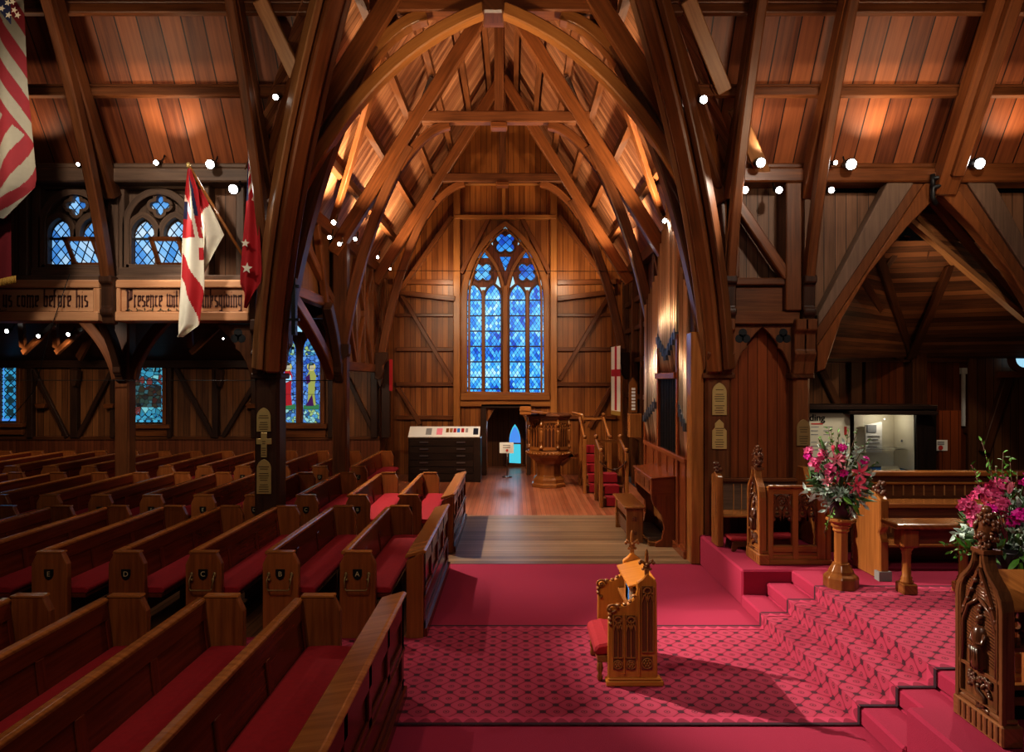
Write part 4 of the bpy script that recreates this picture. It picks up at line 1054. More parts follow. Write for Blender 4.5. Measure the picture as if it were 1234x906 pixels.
side = [zz(*p) for p in ((140, 815), (143, 520), (150, 500), (148, 455), (160, 440), (195, 440), (230, 436), (262, 418), (282, 392), (291, 360), (292, 318), (318, 300), (340, 272), (350, 268), (362, 285), (395, 312), (400, 815))]
for y in (DN, DF):
    m = MB(); m.prism(side, XZ(y), 0, .05); sp = m.build('side_panel', 'desk_oak', pd, bev=.008)
    # carved tracery face
    for yy, on in (((y-.006, True),) if y == DN else ()):
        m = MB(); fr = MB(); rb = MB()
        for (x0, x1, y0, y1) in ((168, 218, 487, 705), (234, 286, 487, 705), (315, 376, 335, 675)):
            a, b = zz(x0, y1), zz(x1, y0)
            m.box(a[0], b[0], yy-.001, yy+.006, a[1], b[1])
            c = (a[0]+b[0])/2; hw = (b[0]-a[0])/2
            fr.box(c-.006, c+.006, yy-.012, yy, a[1], b[1]-.06)
            for s_ in (-1, 1):
                fr.bar([V((c+s_*hw*.5-hw*.5, yy-.006, b[1]-.13)), V((c+s_*hw*.5-hw*.2, yy-.006, b[1]-.085)), V((c+s_*hw*.5, yy-.006, b[1]-.07)), V((c+s_*hw*.5+hw*.2, yy-.006, b[1]-.085)), V((c+s_*hw*.5+hw*.5, yy-.006, b[1]-.13))], (0, 1, 0), .012, .012)
            ring(fr, [(c+.03*math.cos(t), b[1]-.035+.026*math.sin(t)) for t in [i*PI/6 for i in range(12)]], yy-.006, .012, .012)
            for k in range(5): fr.blob((c+random.uniform(-hw, hw)*.8, yy-.004, b[1]-random.uniform(.01, .12)), .011, 6, 4)
            for i, (fx, fz) in enumerate(((a[0], None), (b[0], None))): fr.box(fx-.006, fx+.006, yy-.01, yy, a[1], b[1])
            fr.box(a[0], b[0], yy-.01, yy, a[1]-.006, a[1]+.006)
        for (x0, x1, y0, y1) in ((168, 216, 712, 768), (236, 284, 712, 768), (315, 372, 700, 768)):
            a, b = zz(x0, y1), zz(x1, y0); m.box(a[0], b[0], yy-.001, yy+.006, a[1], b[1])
            c = ((a[0]+b[0])/2, (a[1]+b[1])/2); r_ = min(b[0]-a[0], b[1]-a[1])/2*.92
            ring(fr, [(c[0]+r_*math.cos(t), c[1]+r_*math.sin(t)) for t in [i*PI/8 for i in range(16)]], yy-.006, .01, .012)
            for k in range(6): fr.blob((c[0]+r_*.55*math.cos(k*PI/3), yy-.006, c[1]+r_*.55*math.sin(k*PI/3)), (.013, .01, .013), 6, 4)
            fr.blob((c[0], yy-.008, c[1]), .012, 6, 4)
        m.build('recess_shade', 'oak_dark', sp); fr.build('tracery', 'oak', sp, bev=.002)  # flat dark patches paint the shade of sunk panels
        m = MB(); a = zz(300, 800); b = zz(306, 345); m.box(a[0], b[0], yy-.014, yy, a[1], b[1]); a = zz(222, 790); b = zz(229, 480); m.box(a[0], b[0], yy-.01, yy, a[1], b[1])
        m.build('stile', 'desk_oak', sp, bev=.003)
    m = MB(); a = zz(163, 452); m.tube([(a[0]+.05*math.cos(t)*(1-t/14), y-.005, a[1]+.04*math.sin(t)*(1-t/14)) for t in [i*.5 for i in range(13)]], .012, 6)
    for k in range(4): m.blob((zz(150, 460)[0]+random.uniform(-.01, .03), y, zz(0, 455+k*24)[1]), (.02, .03, .02), 7, 5)
    for (px_, py_) in ((196, 436), (230, 432), (258, 416), (280, 388)): q = zz(px_, py_); m.blob((q[0], y+.025, q[1]), (.022, .03, .014), 7, 5)
    m.build('scroll', 'oak', sp)
    m = MB(); q = zz(345, 255); m.box(q[0]-.018, q[0]+.018, y+.008, y+.042, q[1]-.05, q[1]+.01); fleur(m, q[0], y+.025, q[1]+.03, 1.05); m.build('finial', 'oak', sp)
    m = MB(); a = zz(130, 850); b = zz(428, 812); m.box(a[0], b[0], y-.03, y+.08, 0, .045); m.box(a[0]+.015, b[0]-.015, y-.018, y+.068, .045, .065); m.build('plinth', 'desk_oak', sp, bev=.008)
xa = HX(736, DN); xs = HX(766, DN)
m = MB(); t0 = zz(255, 335); t1 = zz(345, 215)
m.prism([(.985, .805), (.985, .828), (1.215, .892), (1.215, .868)], XZ(DN+.05), 0, DF-DN-.05); m.build('book_slope', 'desk_oak', pd, bev=.006)
m = MB(); m.box(1.15, 1.18, DN+.05, DF, .1, .87); m.build('front_board', 'desk_oak', pd)
m = MB(); m.box(.99, 1.12, DN+.06, DF-.01, .60, .62); m.box(1.02, 1.10, 6.1, 6.3, .62, .74); m.build('book_shelf', 'oak', pd)
m = MB(); m.prism([(.70, .22), (.98, .22), (.99, .27), (.95, .315), (.82, .33), (.72, .31), (.69, .27)], XZ(DN+.07), 0, DF-DN-.09); m.build('kneeler_cushion', 'velvet', pd, bev=.02)
m = MB(); m.box(.72, .98, DN+.08, DF-.03, .16, .22)
for y in (DN+.10, DF-.08):
    m.lathe([(.022, 0), (.028, .03), (.018, .06), (.03, .10), (.024, .16)], 8, (.745, y, 0))
m.build('kneeler_frame', 'oak', pd, bev=.005)
pd.location.z = .009
b = thing('prayer_book', 'small blue book standing inside the prayer desk', 'book', (1.08, 6.15, .62))
m = MB(); m.box(1.02, 1.06, 6.05, 6.22, .622, .80); m.build('cover', 'blue_cloth', b); m = MB(); m.box(1.022, 1.058, 6.046, 6.214, .626, .796); m.build('pages', 'white_paper', b)
M['blue_cloth'].node_tree.nodes['Principled BSDF'].inputs['Base Color'].default_value = (.03, .16, .5, 1)

# ================================================================ CHOIR FURNITURE
ZF = .42
def carve(m, fy, y0, y1, x, s_):
    """relief on the aisle face of a choir end: leafy canopy, robed figure, scroll foliage"""
    yc = (y0+y1)/2; w = (y1-y0)
    rnd = random.Random(3)
    for k in (-1, 1):        # gable crockets
        for i in range(5):
            t = i/4; m.blob((x, yc+k*w*.36*(1-t), .42+.72+.27*t), (.016, .02, .018), 7, 4)
        m.bar([(x, yc+k*w*.40, 1.10), (x, yc+k*w*.22, 1.26), (x, yc, 1.43)], (1, 0, 0), .02, .02)
        m.tube([(x, yc+k*w*.38, .80), (x, yc+k*w*.38, 1.06), (x, yc+k*w*.26, 1.17), (x, yc, 1.24)], .012, 6)
    for i in range(3): m.blob((x, yc+rnd.uniform(-.03, .03), 1.13+i*.03), (.016, .022, .018), 7, 4)
    # robed figure
    m.lathe([(.052, .80), (.060, .83), (.048, .92), (.056, 1.00), (.046, 1.05), (.022, 1.075)], 10, (x+.012, yc, 0))
    m.blob((x, yc, 1.105), (.026, .026, .034), 8, 6)
    for k in (-1, 1): m.tube([(x, yc+k*.05, 1.03), (x-.02, yc+k*.055, .97), (x-.03, yc+k*.01, .965)], .015, 6, .011)
    for k in range(4): m.tube([(x-.035+.004*abs(k-1.5), yc+(k-1.5)*.024, .80), (x-.04, yc+(k-1.5)*.02, .94)], .008, 5)
    # scroll foliage
    m.tube([(x, yc-.02*s_, .56), (x, yc+.05*s_, .585), (x, yc+.04*s_, .64), (x, yc-.02*s_, .66), (x, yc-.05*s_, .70), (x, yc-.02*s_, .735)], .014, 6)
    for i in range(26): z = .84+i*.02; m.tube([(x+.012, yc-w*.36, z), (x+.012, yc+w*.36, z+.05)], .005, 4)
    for i in range(40): m.blob((x+.002, yc+rnd.uniform(-.10, .10), rnd.uniform(.66, .76)), (.012, .018, .014), 7, 4)
    for i in range(6): m.blob((x, yc+rnd.uniform(-.02, .08)*s_, rnd.uniform(.54, .62)), (.014, .02, .016), 7, 4)
def choir_desk(s_, label):
    fy = lambda d: YA+s_*d
    r = thing('choir_desk', label, 'choir desk', (3.3, fy(2.0), ZF))
    x0, x1 = 2.90, 3.0; a, b = 1.80, 2.20; c = 2.0
    prof = [(a, ZF+.12), (b, ZF+.12), (b, 1.22), (b-.012, 1.28), (b-.04, 1.33), (b-.09, 1.375), (c+.068, 1.42), (c+.045, 1.47), (c+.04, 1.53), (c-.04, 1.53), (c-.045, 1.47), (c-.068, 1.42), (a+.09, 1.375), (a+.04, 1.33), (a+.012, 1.28), (a, 1.22)]
    f = lambda u, v, t: (x0+t, fy(u), v)
    m = MB(); m.prism(prof, f, .015, .085); OK = 'oak' if s_ > 0 else 'oak_shaded'; e = m.build('end_panel', OK, r, bev=.008)  # near end gets a darker oak copy, the far one its lit tone
    m = MB(); m.box(x0-.015, x1+.015, fy(a-.03), fy(b+.03), ZF, ZF+.13); m.box(x0, x1, fy(a-.012), fy(b+.012), ZF+.13, ZF+.16); m.build('plinth', OK, e, bev=.01)
    m = MB(); inn = [(c+(u-c)*.72, 1.0+(v-1.0)*.86 if v > 1 else .74 if False else v+.05) for u, v in prof]
    pp = [V((x0+.008, fy(u), v)) for u, v in prof]
    m.bar(pp+[pp[0]], (1, 0, 0), .035, .03)
    pp = [V((x0+.006, fy(c+(u-c)*.84), ZF+.18+(v-ZF-.12)*.93)) for u, v in prof[:-6]+prof[-6:]]
    m.bar(pp+[pp[0]], (1, 0, 0), .014, .026)
    m.box(x0-.004, x0+.02, fy(a), fy(b), .775, .80)
    for i in range(8): y = a+.03+i*.049; m.box(x0-.004, x0+.02, fy(y), fy(y+.014), ZF+.15, ZF+.23) if False else m.box(x0-.022, x0+.02, fy(y), fy(y+.026), ZF+.02, ZF+.12)
    m.build('moulding', OK, e, bev=.004)
    m = MB(); carve(m, fy, min(fy(a), fy(b)), max(fy(a), fy(b)), x0+.006, s_); m.build('carved_relief', 'oak_dark', e)
    m = MB(); xc = (x0+x1)/2; rnd = random.Random(5)
    m.box(xc-.06, xc+.06, fy(c-.06), fy(c+.06), 1.525, 1.55)
    for i in range(120):
        z = rnd.uniform(1.55, 1.77); t = (z-1.55)/.22; rad = (.045 if t < .25 else .068 if t < .75 else .05)
        an = rnd.uniform(0, 2*PI); m.blob((xc+rad*math.cos(an)*.8, fy(c)+rad*math.sin(an), z), (rnd.uniform(.008, .018), rnd.uniform(.012, .02), rnd.uniform(.01, .024)), 6, 4)
    m.blob((xc, fy(c), 1.66), (.05, .06, .12), 8, 6); m.blob((xc, fy(c), 1.79), (.03, .034, .03), 8, 5)
    m.build('poppyhead', 'oak_dark', e)
    # traceried front towards the nave axis
    y0, y1 = fy(1.82), fy(1.88); xe = 3.74
    m = MB()
    for q in ((3.0, xe, ZF, ZF+.10), (3.0, xe, ZF+.14, ZF+.22), (3.0, xe, 1.25, 1.33)): m.box(q[0], q[1], y0, y1, q[2], q[3])
    m.box(2.99, xe+.02, fy(1.79), y1, ZF+.0, ZF+.06); m.box(3.0, xe, fy(1.84), y1, ZF, ZF+.2)
    ya_, yb_ = min(y0, y1)-.006, max(y0, y1)+.006
    for xm, w in ((3.04, .07), (3.335, .07), (3.66, .14)): m.box(xm-w/2, xm+w/2, ya_, yb_, ZF+.004, 1.326)
    m.build('front_frame', 'oak', r, bev=.008)
    for xa_, xb_ in ((3.065, 3.30), (3.37, 3.59)):
        m = MB(); z1 = 1.25; z0 = .93; h = (xb_-xa_)/2
        yy = (fy(1.835), fy(1.865)); ym = fy(1.85)
        for k in (0, 1):
            c0 = xa_+h*(k+.5); m.bar([(c0-h/2, ym, z0), (c0-h/2*.8, ym, z0+.1), (c0, ym, z0+.2), (c0+h/2*.8, ym, z0+.1), (c0+h/2, ym, z0)], (0, 1, 0), .03, .035)
            ring(m, [(c0+.035*math.cos(t), z0+.09+.035*math.sin(t)) for t in [i*PI/5 for i in range(10)]], ym, .018, .03)
        cm = (xa_+xb_)/2
        ring(m, [(cm+.06*math.cos(t), z1-.08+.06*math.sin(t)) for t in [i*PI/6 for i in range(12)]], ym, .022, .035)
        for k in range(5): m.blob((cm+.03*math.cos(k*1.257), ym, z1-.08+.03*math.sin(k*1.257)), .02, 6, 4)
        for sx_ in (-1, 1): m.bar([(cm+sx_*h, ym, z1), (cm+sx_*h*.6, ym, z1-.1), (cm+sx_*h*.95, ym, z0+.14)], (0, 1, 0), .03, .035); m.blob((cm+sx_*h*.75, ym, z1-.04), (.03, .016, .03), 6, 4); m.blob((cm+sx_*h*.8, ym, z0+.02), (.025, .016, .03), 6, 4)
        m.build('tracery', 'oak_dark', r)
    m = MB(); m.prism([(1.78, 1.33), (2.16, 1.20), (2.16, 1.23), (1.78, 1.365)], lambda u, v, t: (3.0+t, fy(u), v), 0, xe-3.0+.02); m.build('book_slope', 'oak', r, bev=.008)
    m = MB(); m.prism([(a, ZF), (b-.05, ZF), (b-.05, .8), (b, 1.3), (a, 1.33)], lambda u, v, t: (xe-.05+t, fy(u), v), 0, .06); m.build('end_board', 'oak', r, bev=.006)
    m = MB(); m.box(3.0, xe, fy(1.95), fy(2.12), .95, .975); m.build('shelf', 'oak_dark', r)
    return r
choir_desk(1, 'carved choir desk with pierced tracery front on the far side of the steps')
choir_desk(-1, 'tall dark carved choir desk end with poppyhead at the right edge of the photo')
# bench behind the far choir desk
r = thing('choir_bench', 'grey boarded choir bench against the cusped wall behind the far choir desk', 'bench', (3.3, 9.3, ZF))
m = MB(); m.box(2.76, 3.95, 9.50, 9.55, .70, 1.20); m.build('backrest', 'beam_grey', r)
m = MB(); m.box(2.76, 3.95, 9.45, 9.55, 1.19, 1.24); m.build('top_rail', 'oak_dark', r, bev=.008)
for x in (3.05, 3.16, 3.27): m = MB(); m.box(x, x+.012, 9.485, 9.5, .76, 1.16); m.build('rib', 'beam_light', r)
m = MB(); m.box(2.76, 3.95, 9.08, 9.5, .77, .805); m.build('seat', 'oak', r, bev=.01)
for x in (2.66, 3.93):
    m = MB(); m.prism([(8.92, ZF), (9.54, ZF), (9.54, 1.28), (9.46, 1.42), (9.28, 1.42), (9.2, 1.30), (9.1, .9), (8.92, .8)] if x > 3 else [(8.92, ZF), (9.2, ZF), (9.2, 1.34), (9.06, 1.40), (8.94, 1.34)], YZ(x), 0, .085); e = m.build('end_panel', 'oak', r, bev=.012)
    if x < 3:
        m = MB()
        for k in range(10): m.blob((x+.04+random.uniform(-.03, .03), 9.06+random.uniform(-.08, .08), 1.40+random.uniform(0, .1)), (.03, .035, .03), 7, 5)
        m.build('poppyhead', 'oak_dark', e)
def kneeler(x, y, label):
    r = thing('kneeler', label, 'kneeler', (x, y, ZF))
    m = MB(); pass
    for yy in (y-.14, y+.11):
        m = MB(); m.prism([(x-.19, ZF), (x-.14, ZF), (x-.10, ZF+.06), (x+.10, ZF+.06), (x+.14, ZF), (x+.19, ZF), (x+.17, ZF+.13), (x-.17, ZF+.13)], XZ(yy), 0, .03); m.build('leg', 'oak_dark', r, bev=.006)
    m = MB(); m.box(x-.2, x+.2, y-.15, y+.15, ZF+.13, ZF+.17); m.build('pad', 'velvet', r, bev=.015)
kneeler(2.96, 8.82, 'low red kneeler left of the far choir desk end'); kneeler(3.45, 8.9, 'low red kneeler seen through the tracery of the far choir desk')
# choir stall to the right
r = thing('choir_stall', 'long dark choir stall with ribbed back behind the communion rail bench', 'choir stall', (5.5, 8.2, ZF))
x0, x1 = 4.10, 8.6
m = MB(); m.box(x0-.1, x1, 8.66, 8.72, ZF, 1.40); m.build('upper_back', 'oak_dark', r)
m = MB(); m.box(x0-.1, x1, 8.60, 8.74, 1.39, 1.45); m.box(x0-.1, x1, 8.63, 8.68, 1.28, 1.31); m.build('top_rail', 'oak', r, bev=.01)
for i in range(34): x = x0+.05+i*.13; m = MB(); m.box(x, x+.014, 8.648, 8.66, 1.14, 1.27); m.build('rib', 'beam_light', r)
m = MB(); m.box(x0, x1, 8.25, 8.62, 1.08, 1.11); m.box(x0, x1, 8.2, 8.26, 1.06, 1.12); m.build('book_ledge', 'oak', r, bev=.01)
m = MB(); m.box(x0, x1, 8.24, 8.30, ZF, 1.08); m.box(x0, x1, 8.22, 8.25, .93, .96); m.build('front_board', 'oak_dark', r)
for i in range(34): x = x0+.05+i*.13; m = MB(); m.box(x, x+.012, 8.225, 8.24, .76, .86); m.build('rib', 'beam_light', r)
m = MB(); m.box(x0, x1, 7.86, 8.24, .67, .71); m.build('seat', 'oak', r, bev=.01)
m = MB(); m.prism([(7.42, ZF), (8.02, ZF), (8.02, 1.28), (7.9, 1.34), (7.55, 1.36), (7.42, 1.30), (7.42, 1.0), (7.46, .93), (7.42, .84)], YZ(3.98), 0, .10); e = m.build('end_panel', 'oak', r, bev=.014)
m = MB(); m.box(3.96, 4.1, 7.40, 7.5, ZF, ZF+.1); m.build('foot_cap', 'concrete', e)
m = MB()
for k in range(14): m.blob((4.03+random.uniform(-.04, .04), 7.5+random.uniform(-.06, .06), 1.36+random.uniform(0, .12)), (.03, .03, .03), 7, 5)
m.build('poppyhead', 'oak_dark', e)
# communion kneeling rail
r = thing('communion_rail', 'low oak rail bench with turned columns standing at the carpet edge', 'rail', (4.6, 7.0, ZF))
m = MB(); m.prism([(6.84, 1.10), (7.14, 1.10), (7.16, 1.13), (7.14, 1.16), (6.84, 1.16), (6.82, 1.13)], YZ(3.84), 0, 2.2); m.build('top', 'oak', r, bev=.012)
m = MB(); m.box(3.95, 6.0, 6.96, 7.02, .93, 1.10); m.build('apron', 'oak_dark', r)
for x in (4.02, 4.60, 5.5):
    m = MB(); m.box(x-.09, x+.09, 6.9, 7.08, .90, 1.10); m.build('bracket', 'oak', r, bev=.02)
    m = MB(); m.lathe([(.062, .53), (.066, .55), (.050, .565), (.056, .585), (.043, .60), (.043, .82), (.052, .835), (.045, .85), (.062, .875), (.07, .9)], 14, (x, 6.99, 0)); l = m.build('leg', 'oak', r)
    m = MB(); m.box(x-.075, x+.075, 6.91, 7.07, ZF, .53); m.build('foot_block', 'oak', l, bev=.012)
# flower pedestals
def pedestal(x, y, label):
    r = thing('flower_pedestal', label, 'pedestal', (x, y, ZF))
    m = MB(); m.lathe([(.175, ZF), (.175, .53), (.165, .55), (.13, .575), (.125, .60), (.115, .615), (.09, .66), (.085, .68)], 8, (x, y, 0), PI/8, False); m.build('base', 'oak', r, bev=.006)
    m = MB(); m.lathe([(.072, .67), (.066, .70), (.066, 1.0), (.072, 1.02)], 8, (x, y, 0), PI/8, False); m.build('shaft', 'oak', r)
    m = MB(); m.lathe([(.07, 1.0), (.085, 1.02), (.078, 1.04), (.10, 1.07), (.095, 1.085), (.13, 1.115), (.15, 1.12), (.15, 1.145), (.14, 1.15)], 8, (x, y, 0), PI/8, False); m.build('capital', 'oak', r, bev=.004)
pedestal(3.45, 7.20, 'octagonal oak flower pedestal on the carpeted step below the far flowers')
pedestal(3.52, 4.86, 'octagonal oak flower pedestal half hidden behind the near carved desk end')
# flowers
rf = random.Random(11)
def rv(): return V((rf.uniform(-1, 1), rf.uniform(-1, 1), rf.uniform(-1, 1))).normalized()
def leaf(m, p, d, L, w, nrm=None):
    d = V(d).normalized(); n = (nrm or rv()); sdir = d.cross(n).normalized(); up = sdir.cross(d)
    pts = []
    for t, k in ((0, .05), (.3, .9), (.6, .85), (1, .02)):
        c = p+d*L*t+up*(-.25*L*t*t)
        pts.append((c-sdir*w/2*k, c+up*w*.12*(k > .5), c+sdir*w/2*k))
    for a, b in zip(pts, pts[1:]):
        m.quad(a[0], b[0], b[1], a[1]); m.quad(a[1], b[1], b[2], a[2])
def lily(m, p, d, s, open_=1.0):
    d = V(d).normalized(); a = d.orthogonal().normalized(); b = d.cross(a)
    for k in range(6):
        an = k*PI/3; o = a*math.cos(an)+b*math.sin(an); sd = d.cross(o).normalized(); w = s*(.34 if k % 2 else .26)
        rows = []
        for t in (0, .25, .5, .75, 1):
            out = (.06+open_*(.9*t**1.3)); fwd = .75*t-open_*.45*t*t*t
            c = p+(o*out+d*fwd)*s; ww = w*(math.sin(PI*min(1, t*.92+.08))**.8)
            rows.append((c-sd*ww/2+d*.04*s, c, c+sd*ww/2+d*.04*s))
        for r0, r1 in zip(rows, rows[1:]):
            m.quad(r0[0], r1[0], r1[1], r0[1]); m.quad(r0[1], r1[1], r1[2], r0[2])
def floret(m, p, d, s):
    d = V(d).normalized(); a = d.orthogonal().normalized(); b = d.cross(a)
    for k in range(5):
        an = k*2*PI/5; o = a*math.cos(an)+b*math.sin(an); sd = d.cross(o)
        m.quad(p, p+(o*.6-sd*.38+d*.2)*s, p+(o*1.0+d*.35)*s, p+(o*.6+sd*.38+d*.2)*s)
    m.blob(p+d*.1*s, .22*s, 5, 4)
def arrangement(root, x, y, at, lilies, orchids, mags, greys, brights, talls):
    z0 = 1.15
    m = MB(); m.lathe([(.085, z0), (.10, z0+.02), (.135, z0+.14), (.15, z0+.24), (.145, z0+.25)], 14, (x, y, 0)); m.build('vase', 'vase_dark', root)
    c0 = V((x, y, z0+.22))
    P = lambda q: V(at(q[0], q[1])) + V((0, q[2] if len(q) > 2 else 0, 0))
    def stem(m, p, r=.004): mid = (c0+p)/2+V((0, 0, .03)); m.tube(bez(c0, mid, p, 4), r, 5)
    for q in greys:
        m = MB(); p = P(q); stem(m, p); d = (p-c0); L = d.length
        for i in range(11):
            t = .35+.65*i/10; b = c0+d*t+V((0, 0, .06*math.sin(t*PI)))
            for k in (0, 1): leaf(m, b, (d.normalized()*.5+rv()*.8), rf.uniform(.055, .09), rf.uniform(.03, .045))
        m.build('eucalyptus_sprig', 'leaf_grey', root)
    for q in brights:
        m = MB(); p = P(q); stem(m, p); d = (p-c0)
        for i in range(6): leaf(m, c0+d*(.5+.5*i/5), d.normalized()*.6+rv()*.7, rf.uniform(.10, .16), rf.uniform(.035, .06))
        m.build('leaf_spray', 'leaf_bright' if rf.random() < .6 else 'leaf_dark', root)
    for q in talls:
        m = MB(); p = P(q); m.tube(bez(c0, (c0+p)/2+V((rf.uniform(-.04, .04), 0, .05)), p, 6), .0045, 5, .003); d = (p-c0); m.cur = 1
        for i in range(12):
            t = .5+.5*i/11; b = bez(c0, (c0+p)/2+V((0, 0, .05)), p, 22)[int(t*22)]
            leaf(m, b, rv()+d.normalized()*.5, rf.uniform(.03, .055), .02)
        m.build('twig', ['stem_red' if q[-1] == 'r' else 'twig', 'leaf_bright'], root)
    for q in lilies:
        m = MB(); p = P(q[:3]); stem(m, p, .005); m.cur = 1; dirv = V(q[4])
        lily(m, p-dirv.normalized()*.03, dirv, q[3], q[5]); m.cur = 2
        if q[5] > .5:
            for k in range(5): b = p+dirv.normalized()*q[3]*.1; m.tube([b, b+(dirv.normalized()+rv()*.35)*q[3]*.5], .0025, 4)
        m.build('lily', ['leaf_dark', q[6], 'flag_red'], root)
    for q in orchids:
        m = MB(); p = P(q[:3]); stem(m, p); m.cur = 1
        for i in range(q[3]):
            o = rv()*rf.uniform(.0, q[4]); o.y *= .6
            floret(m, p+o, (o.normalized() if o.length > .001 else rv())+V((0, -.9, .2)), rf.uniform(.028, .042))
        m.build('orchid_spray', ['stem_red', 'orchid'], root)
    for q in mags:
        m = MB(); p = P(q); stem(m, p); m.cur = 1
        for i in range(9): o = rv()*.025; floret(m, p+o, o.normalized()+V((0, -.5, 0)), .032)
        m.build('carnation', ['leaf_dark', 'magenta'], root)
    m = MB()
    for i in range(150):
        o = rv(); o = V((o.x*.26, o.y*.2, o.z*.16)); leaf(m, c0+V((0, 0, .16))+o, o.normalized()+rv()*.5, rf.uniform(.06, .11), rf.uniform(.025, .05))
    b = m.build('foliage', 'leaf_dark', root); b['kind'] = 'stuff'
A1 = lambda px, py: W(px, py, 7.13)
root = thing('flower_arrangement', 'pink lily and orchid arrangement in a dark vase on the far pedestal', 'flowers', (3.45, 7.2, 1.15))
arrangement(root, 3.45, 7.2, A1,
    [(1004, 553, -.08, .105, (-.1, -1, .5), 1, 'lily_pale'), (1031, 568, -.1, .125, (.1, -1, .15), 1, 'lily_pink'), (1026, 583, -.12, .125, (-.05, -1, -.1), 1, 'lily_pink'), (991, 578, -.1, .085, (-.5, -1, .2), .7, 'lily_pale'), (1004, 541, 0, .10, (0, -.1, 1), .12, 'lily_pink'), (1018, 560, .05, .08, (.3, -1, .6), .8, 'lily_pale')],
    [(981, 558, -.03, 16, .075), (998, 566, -.06, 22, .09), (990, 548, 0, 14, .07), (975, 545, 0, 8, .05), (1002, 576, -.08, 12, .06), (1012, 552, .0, 12, .06)],
    [(1040, 554, -.05), (1010, 568, -.12), (1014, 539, -.02), (974, 549, 0)],
    [(968, 590, -.05), (974, 600, -.08), (985, 604, -.1), (1036, 607, -.08), (1045, 596, -.06), (1019, 612, -.12), (1028, 620, -.08), (1002, 598, -.12), (1049, 573, 0), (1021, 535, .05), (1035, 541, 0), (990, 592, -.1), (1012, 596, -.1), (995, 540, .05), (980, 575, -.1), (990, 612, -.1), (1040, 585, -.06)],
    [(1033, 600, -.1), (1008, 596, -.14), (992, 543, -.05), (1044, 578, 0), (970, 574, -.04), (1020, 605, -.12), (1012, 545, 0)],
    [(998, 516, 0), (1010, 521, 0), (1034, 518, 0), (1046, 530, 0), (1056, 556, 0), (1024, 521, .03), (986, 528, 0), (992, 630, -.1), (1004, 518, .05), (988, 640, -.1), (1054, 566, 0)])
A2 = lambda px, py: W(px, py, 4.82)
root = thing('flower_arrangement', 'pink orchid arrangement with tall green twigs at the right edge of the photo', 'flowers', (3.52, 4.86, 1.15))
arrangement(root, 3.52, 4.86, A2,
    [(1217, 590, 0, .12, (.1, -.2, 1), .10, 'lily_pale'), (1232, 617, -.1, .09, (.3, -1, .1), .9, 'lily_pink'), (1183, 602, -.06, .075, (-.3, -1, .5), .6, 'lily_pink'), (1250, 590, 0, .12, (.2, -1, .3), 1, 'lily_pink')],
    [(1161, 606, -.03, 16, .055), (1171, 616, -.05, 14, .05), (1170, 627, -.05, 8, .03), (1187, 600, -.02, 18, .06), (1196, 612, -.04, 20, .07), (1200, 592, 0, 18, .06), (1192, 583, 0, 8, .035), (1212, 582, .03, 10, .05), (1205, 605, -.04, 12, .05), (1178, 594, -.02, 10, .04)],
    [(1213, 618, -.12), (1208, 624, -.1), (1232, 577, -.02), (1184, 612, -.08), (1218, 615, -.1)],
    [(1226, 632, -.1), (1217, 640, -.12), (1230, 648, -.1), (1150, 642, -.02), (1160, 636, -.04), (1222, 590, .02), (1178, 640, -.1), (1240, 600, 0), (1224, 606, -.04), (1228, 656, -.1), (1236, 625, -.1)],
    [(1168, 650, -.08), (1160, 658, -.06), (1228, 602, -.05), (1232, 612, -.06), (1215, 668, -.12), (1226, 680, -.12), (1178, 655, -.1), (1222, 648, -.14), (1232, 660, -.1), (1175, 663, -.1)],
    [(1192, 556, 0), (1209, 545, 0), (1183, 531, 0), (1170, 560, 0, 'r'), (1217, 552, 0), (1136, 656, 0), (1150, 672, 0), (1200, 562, 0), (1226, 568, 0), (1146, 664, 0), (1176, 575, 0, 'r')])

# display case in the chapel
dc = thing('display_case', 'dark museum display case with lit cream panels and glass front behind the far flowers', 'display case', (HX(1050, 10.6), 10.8, 0))
xa, xb, xm_, xe = HX(970, 10.6), HX(1032, 10.6), HX(1104, 10.6), HX(1128, 10.6)
zt = HZ(492, 10.6)
m = MB(); m.box(xa, xe, 10.55, 11.3, zt-.02, zt+.05); m.prism([(HX(1076, 10.4), 10.5), (HX(1128, 10.4), 10.35), (HX(1128, 10.4), 11.3), (HX(1028, 10.4), 11.3), (HX(1028, 10.4), 10.5)], XY(HZ(497, 10.4)), -.04, .02); m.build('top', 'cabinet_wood', dc, bev=.01)
m = MB(); m.box(xa, xe, 10.65, 11.3, 0, HZ(570, 10.6)); m.box(xm_, xe, 10.58, 11.3, 0, zt); m.box(xb-.06, xb+.12, 10.9, 11.3, 0, zt); m.box(xa, xe, 11.25, 11.3, 0, zt); m.build('carcass', 'cabinet_wood', dc, bev=.01)
m = MB(); m.box(xa, xb-.04, 10.72, 10.74, HZ(572, 10.6), HZ(498, 10.6)); pb = m.build('text_panel', 'cream', dc)
m = MB()
mk = MB(); text_mb('ding', .15, lambda x, z, t: (HX(985, 10.7)+x, 10.712-t, HZ(503.5, 10.7)+z), mk, 0)
for dx in (-.004, .004): text_mb('ding', .15, lambda x, z, t: (HX(985, 10.7)+x+dx, 10.711-t, HZ(503.5, 10.7)+z), mk, 0)
mk.build('heading', 'black', pb)
for i in range(9):
    z = HZ(514+i*4.6, 10.7)
    for (a, b) in ((978, 988), (993, 1004)):
        if i % 4 != 3 and not (a > 990 and i > 5): m.box(HX(a, 10.7), HX(b-rf.uniform(0, 3), 10.7), 10.716, 10.72, z-.012, z)
